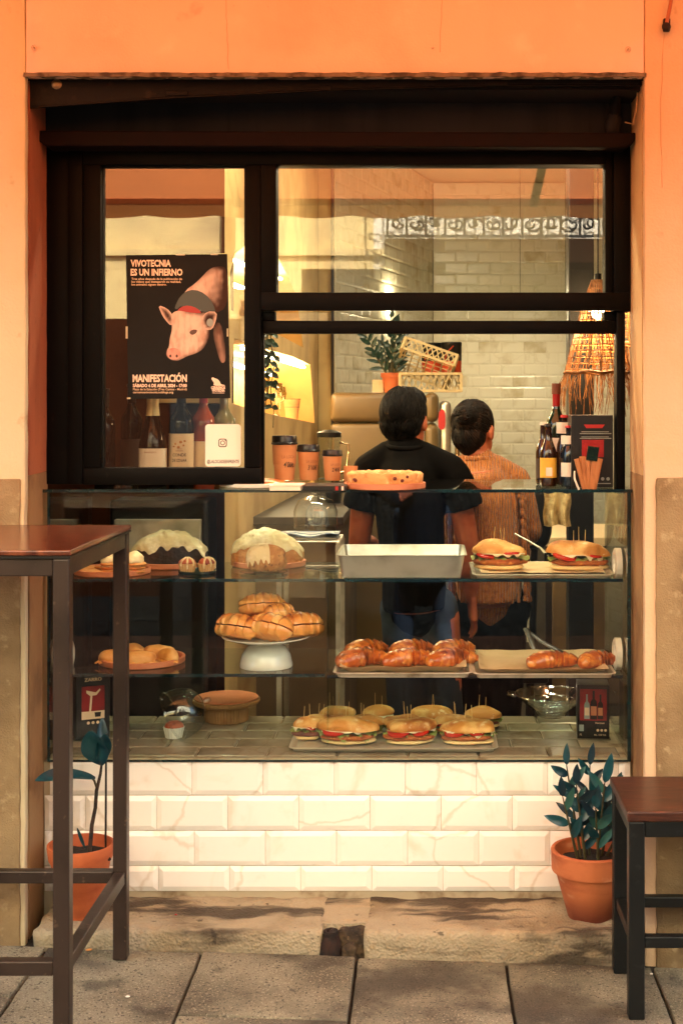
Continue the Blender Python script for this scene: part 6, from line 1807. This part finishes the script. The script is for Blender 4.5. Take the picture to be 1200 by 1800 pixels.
# --- woman in the sweater
D = 5.0
t = thing('person', 'person with dark hair in a bun and an orange cable knit sweater', 'person', Vector((m_(860, 0).x, D + CY, FZ)), 'people serving inside the shop')
b = MB()
hc = m_(834, 757, .01)
R3, o = head(b, hc, rad(32), .95)
limb(b, [hc + Vector((0, -.02, -.05)), m_(840, 812, -.005)], [.044, .050])
limb(b, [m_(845, 825), m_(852, 900), m_(856, 1000), m_(858, 1060)], [(.08, .12), (.09, .125), (.085, .12), (.095, .14)])
for sgn, sh, el, wr in ((1, m_(906, 850), m_(924, 935, .03), m_(884, 962, .22)), (-1, m_(796, 850), m_(788, 940, .05), m_(815, 965, .26))):
    limb(b, [sh, sh.lerp(el, .5), el, el.lerp(wr, .35), wr], [.042, .040, .036, .036, .025], 12)
    hand(b, wr, (-.4 * sgn, .9, .0), (-.2 * sgn, .1, .9), .9)
fl_, fr_ = Vector((m_(838, 0).x, D + CY, FZ + .06)), Vector((m_(890, 0).x, D + CY, FZ + .06))
legs(b, m_(836, 1080), m_(884, 1080), fl_, fr_, .07, .046, .038)
for f in (fl_, fr_):
    limb(b, [f + Vector((0, -.03, -.02)), f + Vector((0, .11, -.035))], [.033, .022])
fuse(b, 'body', 'skin', t, .0055, 4)
eyes(t, o, .95)
b = MB()
limb(b, [m_(842, 812, -.004), m_(846, 834), m_(851, 880), m_(856, 960), m_(859, 1052)], [(.062, .070), (.095, .142), (.125, .170), (.128, .168), (.122, .166)], 18)
limb(b, [m_(815, 822, -.005), m_(800, 845)], [.05, .058]); limb(b, [m_(870, 822, -.005), m_(904, 846)], [.05, .060])
for sh, el, wr in ((m_(904, 848), m_(925, 933, .03), m_(890, 960, .19)), (m_(798, 848), m_(788, 940, .05), m_(812, 963, .22))):
    limb(b, [sh, sh.lerp(el, .35), sh.lerp(el, .7), el, el.lerp(wr, .45), wr], [.062, .064, .062, .062, .054, .042], 14)
for k in range(3):
    q = m_(916 + 3 * k, 900 + 14 * k, .02)
    b.blob(q, (.064, .062, .014), 14, 8, m=Matrix.Rotation(.25, 3, 'Y'))
sw = fuse(b, 'sweater', 'sweater', t, .008, 4)
MB().sweep([m_(842, 803, -.004) + Vector((.060 * math.cos(a * .3), .060 * math.sin(a * .3), .006 * math.sin(a * .3))) for a in range(22)], .010, 8).build('collar', 'sweater', sw, smooth=60)
# cable stitches knitted down the back
secs = [(m_(846, 834), (.095, .142)), (m_(851, 880), (.125, .170)), (m_(856, 960), (.128, .168)), (m_(859, 1052), (.122, .166))]
cb = MB()
for kx in range(9):
    fx = -.82 + kx * .205
    for st_ in (0, 1) if kx % 2 == 0 else (2,):
        pts = []
        for i in range(46):
            v = i / 45 * 2.999; j = int(v); f_ = v - j
            cc_ = secs[j][0].lerp(secs[j + 1][0], f_)
            ra = secs[j][1][0] * (1 - f_) + secs[j + 1][1][0] * f_; rb = secs[j][1][1] * (1 - f_) + secs[j + 1][1][1] * f_
            w_ = i * .95 + st_ * math.pi
            x_ = fx + (.040 * math.sin(w_) if st_ < 2 else 0)
            x_ = max(-.97, min(.97, x_))
            pts.append(Vector((cc_.x + x_ * rb, cc_.y - ra * math.sqrt(1 - x_ * x_) - (.001 + (.004 * math.cos(w_) if st_ < 2 else 0)), cc_.z)))
        cb.sweep(pts, .0115 if st_ < 2 else .006, 6)
cb.build('cable_stitch', 'sweater', sw, smooth=70)
b = MB()
legs(b, m_(834, 1075), m_(886, 1075), fl_, fr_, .088, .060, .052)
limb(b, [m_(832, 1068), m_(888, 1068)], [.096, .096])
fuse(b, 'trousers', 'trousers_black', t, .009, 4)
for f in (fl_, fr_):
    b = MB(); limb(b, [f + Vector((0, -.04, -.018)), f + Vector((0, .06, -.02)), f + Vector((0, .14, -.03))], [.037, .037, .027]); fuse(b, 'shoe', 'shoe', t, .008, 3)
b = MB()
b.blob(hc + R3 @ Vector((0, -.014, .034)), (.076, .088, .084), 24, 16, .05, 40, m=R3)
b.blob(hc + R3 @ Vector((0, -.040, -.016)), (.066, .058, .066), 20, 12, .05, 40, m=R3)
b.blob(hc + R3 @ Vector((0, -.04, -.05)), (.046, .045, .045), 18, 12, .03, 60)
b.blob(m_(819, 730, -.070), (.042, .034, .036), 18, 12, .14, 45)
hr = fuse(b, 'hair', 'hair_brown', t, .005, 5)
strands(hr, hc + R3 @ Vector((0, -.014, .034)), R3, (.076, .088, .084), 420, 9, 'hair_brown', .12, .001, Vector((-.3, -.9, .35)), .06, -.5)
strands(hr, hc + R3 @ Vector((0, -.040, -.016)), R3, (.066, .058, .066), 220, 10, 'hair_brown', .12, .001, Vector((-.2, -.9, .8)), .05, -.98)
strands(hr, m_(819, 730, -.070), Matrix.Identity(3), (.042, .034, .036), 160, 12, 'hair_brown', .8, .002, Vector((1, -.3, .3)), .04, -.98)
# --- the photographer standing in the street, seen only mirrored in the case glass
X0, Y0, G0 = -.02, -4.08, -.125
t = thing('person', 'person in a long dark navy coat taking the picture, mirrored in the case glass', 'person', (X0, Y0, G0))
def q_(x, y, z): return Vector((X0 + x, Y0 + y, G0 + z))
b = MB()
R3, o = head(b, q_(0, .04, 1.57), 0, 1)
limb(b, [q_(0, .02, 1.50), q_(0, 0, 1.40)], [.05, .055])
limb(b, [q_(0, 0, 1.36), q_(0, 0, 1.15), q_(0, 0, .95)], [(.09, .14), (.09, .13), (.10, .15)])
for sh, el, wr in ((q_(.19, 0, 1.34), q_(.26, .10, 1.13), q_(.09, .30, 1.46)), (q_(-.19, 0, 1.34), q_(-.27, .02, 1.06), q_(-.13, .22, 1.0))):
    limb(b, [sh, el, wr], [.045, .038, .026])
hand(b, q_(.09, .30, 1.46), (-.5, .6, .5), (0, -.3, 1), .95); hand(b, q_(-.13, .22, 1.0), (.6, .3, .6), (0, -.3, 1), .95, .9)
fl_, fr_ = q_(-.12, 0, .06), q_(.14, .05, .06)
legs(b, q_(-.09, 0, .9), q_(.09, 0, .9), fl_, fr_, .07, .05, .04)
for f in (fl_, fr_): limb(b, [f, f + Vector((0, .12, -.035))], [.035, .025])
fuse(b, 'body', 'skin', t, .007, 4); eyes(t, o, 1)
b = MB()
limb(b, [q_(0, 0, 1.42), q_(0, 0, 1.36), q_(0, 0, 1.2), q_(0, 0, 1.0), q_(0, 0, .7), q_(0, 0, .5)], [(.07, .08), (.11, .17), (.14, .20), (.14, .20), (.16, .24), (.17, .27)], 18)
for sh, el, wr in ((q_(.19, 0, 1.34), q_(.26, .10, 1.13), q_(.10, .28, 1.44)), (q_(-.19, 0, 1.34), q_(-.27, .02, 1.06), q_(-.15, .20, .99))):
    limb(b, [sh, el, wr], [.075, .068, .05])
fuse(b, 'coat', 'coat_navy', t, .010, 4)
b = MB(); legs(b, q_(-.09, 0, .88), q_(.09, 0, .88), fl_, fr_, .085, .065, .056); fuse(b, 'jeans', 'denim', t, .01, 4)
for f in (fl_, fr_):
    b = MB(); limb(b, [f + Vector((0, -.04, -.018)), f + Vector((0, .15, -.03))], [.040, .029]); fuse(b, 'shoe', 'shoe', t, .009, 3)
b = MB(); b.blob(q_(0, .025, 1.61), (.08, .095, .085), 20, 14, .08, 40); b.blob(q_(0, -.03, 1.53), (.075, .06, .09), 18, 12, .08, 40); fuse(b, 'hair', 'hair_brown', t, .008, 2)
t = thing('hand_camera', 'black camera held up by the person mirrored in the glass', 'camera', (X0 + .02, -3.74, CH))
MB().box(-.07, .07, -3.78, -3.72, CH - .05, CH + .045).build('camera_body', 'black_plastic', t, bevel=.008)
MB().lathe([(0, 0), (.034, 0), (.036, .05), (.030, .05), (0, .04)], (0, -3.72, CH), 24, Matrix.Rotation(rad(-90), 3, 'X')).build('lens', 'black_plastic', t, smooth=40)
# ------------------------------------------------------------------ tall table, bench and pots outside
M('table_wood', lin((82, 44, 31)), .22, layers=[(lin((118, 66, 44)), 9, .42, .66, {'st': (3, 14, 1), 'dist': 1.2}), (lin((56, 26, 22)), 5, .5, .72, {'st': (2, 9, 1), 'dist': 2}), (lin((176, 116, 82)), 12, .58, .76, {'a': .55, 'st': (1, 3, 1)}), (lin((44, 24, 18)), 40, .64, .74, {'a': .6})], bump=[('noise', 40, .1)], coat=.25)  # paler streaks in the wood colour stand in for glossy reflections
M('table_metal', lin((60, 48, 42)), .38, .35, layers=[(lin((44, 35, 30)), 7, .45, .7), (lin((110, 90, 74)), 50, .64, .74, {'a': .6}), (lin((150, 130, 108)), 9, .70, .78, {'a': .5})], bump=[('noise', 90, .08)])
M('bench_wood', lin((72, 38, 26)), .36, layers=[(lin((44, 22, 16)), 6, .42, .66, {'st': (1.2, 12, 12), 'dist': 1.5}), (lin((104, 54, 34)), 11, .55, .75, {'st': (1, 14, 14)}), (lin((40, 18, 14)), 9, .62, .74, {'st': (1, 5, 5)})], bump=[('noise', 40, .15, (1, 12, 12))])
M('bench_metal', lin((18, 21, 22)), .42, .3, layers=[(lin((32, 36, 36)), 40, .6, .72)], bump=[('noise', 90, .1)])
TX1, TX0 = -.787, -1.37
ty0, ty1 = -.665, -.105
tb = thing('bar_table', 'tall square table with a glossy reddish top and brown metal legs', 'table', ((TX0 + TX1) / 2, (ty0 + ty1) / 2, gz(-1.08)))
MB().box(TX0 - .022, TX1 + .022, ty0 - .022, ty1 + .022, 1.106, 1.118).build('table_top', 'table_wood', tb, bevel=.003, bseg=3)
MB().box(TX0 - .0215, TX1 + .0215, ty0 - .0215, ty1 + .0215, 1.100, 1.1055).build('edge_band', 'black_plastic', tb)
for x in (TX0, TX1):
    for y in (ty0, ty1):
        MB().box(x - .018, x + .018, y - .018, y + .018, gz(x), 1.0995).build('leg', 'table_metal', tb, bevel=.004, bseg=3)
def rails(z, h, w, mat, par, x0, x1, y0, y1, leg, sides='fblr', name='rail'):
    if 'f' in sides: MB().box(x0 + leg, x1 - leg, y0 - w / 2, y0 + w / 2, z - h / 2, z + h / 2).build(name, mat, par, bevel=.003)
    if 'b' in sides: MB().box(x0 + leg, x1 - leg, y1 - w / 2, y1 + w / 2, z - h / 2, z + h / 2).build(name, mat, par, bevel=.003)
    if 'l' in sides: MB().box(x0 - w / 2, x0 + w / 2, y0 + leg, y1 - leg, z - h / 2, z + h / 2).build(name, mat, par, bevel=.003)
    if 'r' in sides: MB().box(x1 - w / 2, x1 + w / 2, y0 + leg, y1 - leg, z - h / 2, z + h / 2).build(name, mat, par, bevel=.003)
rails(1.080, .038, .030, 'table_metal', tb, TX0, TX1, ty0, ty1, .0183, name='apron')
rails(.212, .032, .028, 'table_metal', tb, TX0, TX1, ty0, ty1, .0183, name='foot_rail')
BX0, BX1 = .505, 1.28
by0, by1 = -.345, -.085
bn = thing('wooden_bench', 'low bench with a dark red wooden seat on black metal legs', 'bench', ((BX0 + BX1) / 2, (by0 + by1) / 2, gz(.9)))
MB().box(BX0 - .024, BX1 + .024, by0 - .024, by1 + .024, .432, .458).build('seat', 'bench_wood', bn, bevel=.005, bseg=3)
for x in (BX0, BX1):
    for y in (by0, by1):
        MB().box(x - .019, x + .019, y - .019, y + .019, gz(x), .4315).build('leg', 'bench_metal', bn, bevel=.003, bseg=2)
rails(.412, .038, .03, 'bench_metal', bn, BX0, BX1, by0, by1, .0193, name='apron')
rails(.140, .028, .026, 'bench_metal', bn, BX0, BX1, by0, by1, .0193, name='foot_rail')
# rubber plant pot by the table
def pot(label, c, r, h, mat, collar):
    t = thing('plant_pot', label, 'plant pot', c)
    if collar:
        pr = [(0, 0), (r * .53, 0), (r * .56, .004), (r * .88, h * .68), (r * .97, h * .70), (r * .985, h * .73), (r, h * .985), (r * .98, h), (r * .90, h), (r * .88, h * .97), (r * .82, h * .80), (0, h * .80)]
    else:
        pr = [(0, 0), (r * .62, 0), (r * .68, .006), (r * .88, h * .74), (r * .95, h * .80), (r * 1.0, h * .96), (r * .99, h), (r * .93, h), (r * .86, h * .83), (0, h * .83)]
    MB().lathe(pr, c, 48).build('pot', mat, t, smooth=35)
    m = MB().blob(c + Vector((0, 0, h * .82)), (r * .84, r * .84, .012), 24, 10, .35, 60); m.build('soil', 'soil', t, smooth=50)
    return t
ST = .0445
c = Vector((P(143, 0, 3.69).x, .085, ST - .003))
t = pot('orange terracotta pot with a thin two leaved rubber plant behind the tall table', c, .090, .192, 'terracotta', False)
dq = 3.685
pts = [P(158, 1498, dq), P(162, 1450, dq), P(168, 1420, dq), P(170, 1390, dq), P(177, 1360, dq), P(180, 1335, dq - .01)]
MB().sweep(pts, [.006, .0055, .005, .005, .004, .003], 8).build('trunk', 'bark', t, smooth=60)
MB().tube(P(186, 1500, dq + .02), P(187, 1290, dq + .02), .003, .003, 6).build('stake', 'black_plastic', t)
MB().sweep([P(170, 1384, dq), P(166, 1372, dq - .01), P(160, 1366, dq - .02)], .003, 6).build('leaf_stalk', 'stem', t, smooth=60)
def bigleaf(p0, tip, w, droop, nrm, name='leaf'):
    p0, tip = Vector(p0), Vector(tip)
    ax = tip - p0; L = ax.length; ax.normalize(); sd = ax.cross(Vector(nrm)).normalized(); nn = sd.cross(ax).normalized()
    def f(u, v):
        s = (u - .5) * 2
        ww = w / 2 * max(.02, math.sin(math.pi * v ** 1.05)) ** .62
        return p0 + ax * (L * v) + sd * (s * ww) + nn * (abs(s) ** 1.5 * ww * .35 - droop * L * (v * (1 - v)) * 2 + .04 * w * math.sin(v * 8 + s * 2))
    return MB().sheet(f, 8, 16).build(name, 'leaf_teal', t, smooth=80)
bigleaf(P(168, 1368, dq - .02), P(62, 1372, dq - .09), .058, -.10, (0, -.35, .9))
bigleaf(P(178, 1346, dq - .01), P(160, 1284, dq - .05), .075, .06, (-.2, -1, .2))
bigleaf(P(178, 1342, dq - .005), P(184, 1290, dq - .03), .045, .06, (.6, -1, .2))
bigleaf(P(179, 1336, dq), P(180, 1262, dq + .03), .03, .03, (.5, -1, 0))
bigleaf(P(150, 1492, dq - .02), P(136, 1455, dq - .04), .010, .02, (0, -1, .2))
# ZZ plant pot by the bench
c = Vector((P(1037, 0, 3.685).x, .083, ST - .014))
t = pot('weathered terracotta pot with a bushy dark teal plant beside the bench', c, .108, .190, 'terracotta_old', True)
zb = c + Vector((0, 0, .15))
def zs(px, py, tx, ty, n, ll, lw, dd=0, bend=0, start=.3):
    sprig(t, Vector((P(px, 0, 3.68).x, c.y + dd * .4, zb.z)), P(tx, ty, 3.66 + dd), n, ll, lw, 'leaf_teal', .62, bend, start)
zs(1022, 1500, 995, 1345, 7, 0.083, 0.020, 0, .0, .35)
zs(1028, 1500, 1012, 1378, 7, 0.085, 0.023, -.03, .0, .3)
zs(1036, 1500, 1036, 1345, 7, 0.080, 0.020, .03, .0, .4)
zs(1016, 1500, 988, 1400, 4, 0.083, 0.022, -.05, .0, .4)
zs(1048, 1500, 1062, 1376, 7, 0.088, 0.027, -.02, .0, .3)
zs(1056, 1500, 1078, 1395, 7, 0.088, 0.027, .03, .0, .3)
zs(1050, 1500, 1046, 1420, 5, 0.083, 0.023, -.05, 0, .3)
zs(1062, 1500, 1098, 1440, 4, 0.071, 0.019, .04, 0, .4)
zs(1030, 1500, 1020, 1430, 4, 0.071, 0.020, .02, 0, .3)
# litter on the paving
for px, py, lab, s in [(156, 1671, 'small brown dry leaf on the paving by the table leg', .010), (1144, 1713, 'tiny pale scrap of paper on the paving by the bench', .005), (224, 1753, 'thin pale paper scrap in the middle of the paving', .006), (309, 1609, 'small red crumb on the stone step', .004)]:
    z = gz((px - 748) * 3.4 / F) if py > 1640 else ST
    q = on(px, py, z + .001)
    tt = thing('litter', lab, 'litter', q)
    MB().blob(q + Vector((0, 0, .002)), (s, s * .7, .0022), 10, 6, .4, 90).build('scrap', 'biscuit' if 'leaf' in lab else ('print_red' if 'red' in lab else 'label_white'), tt, smooth=60)
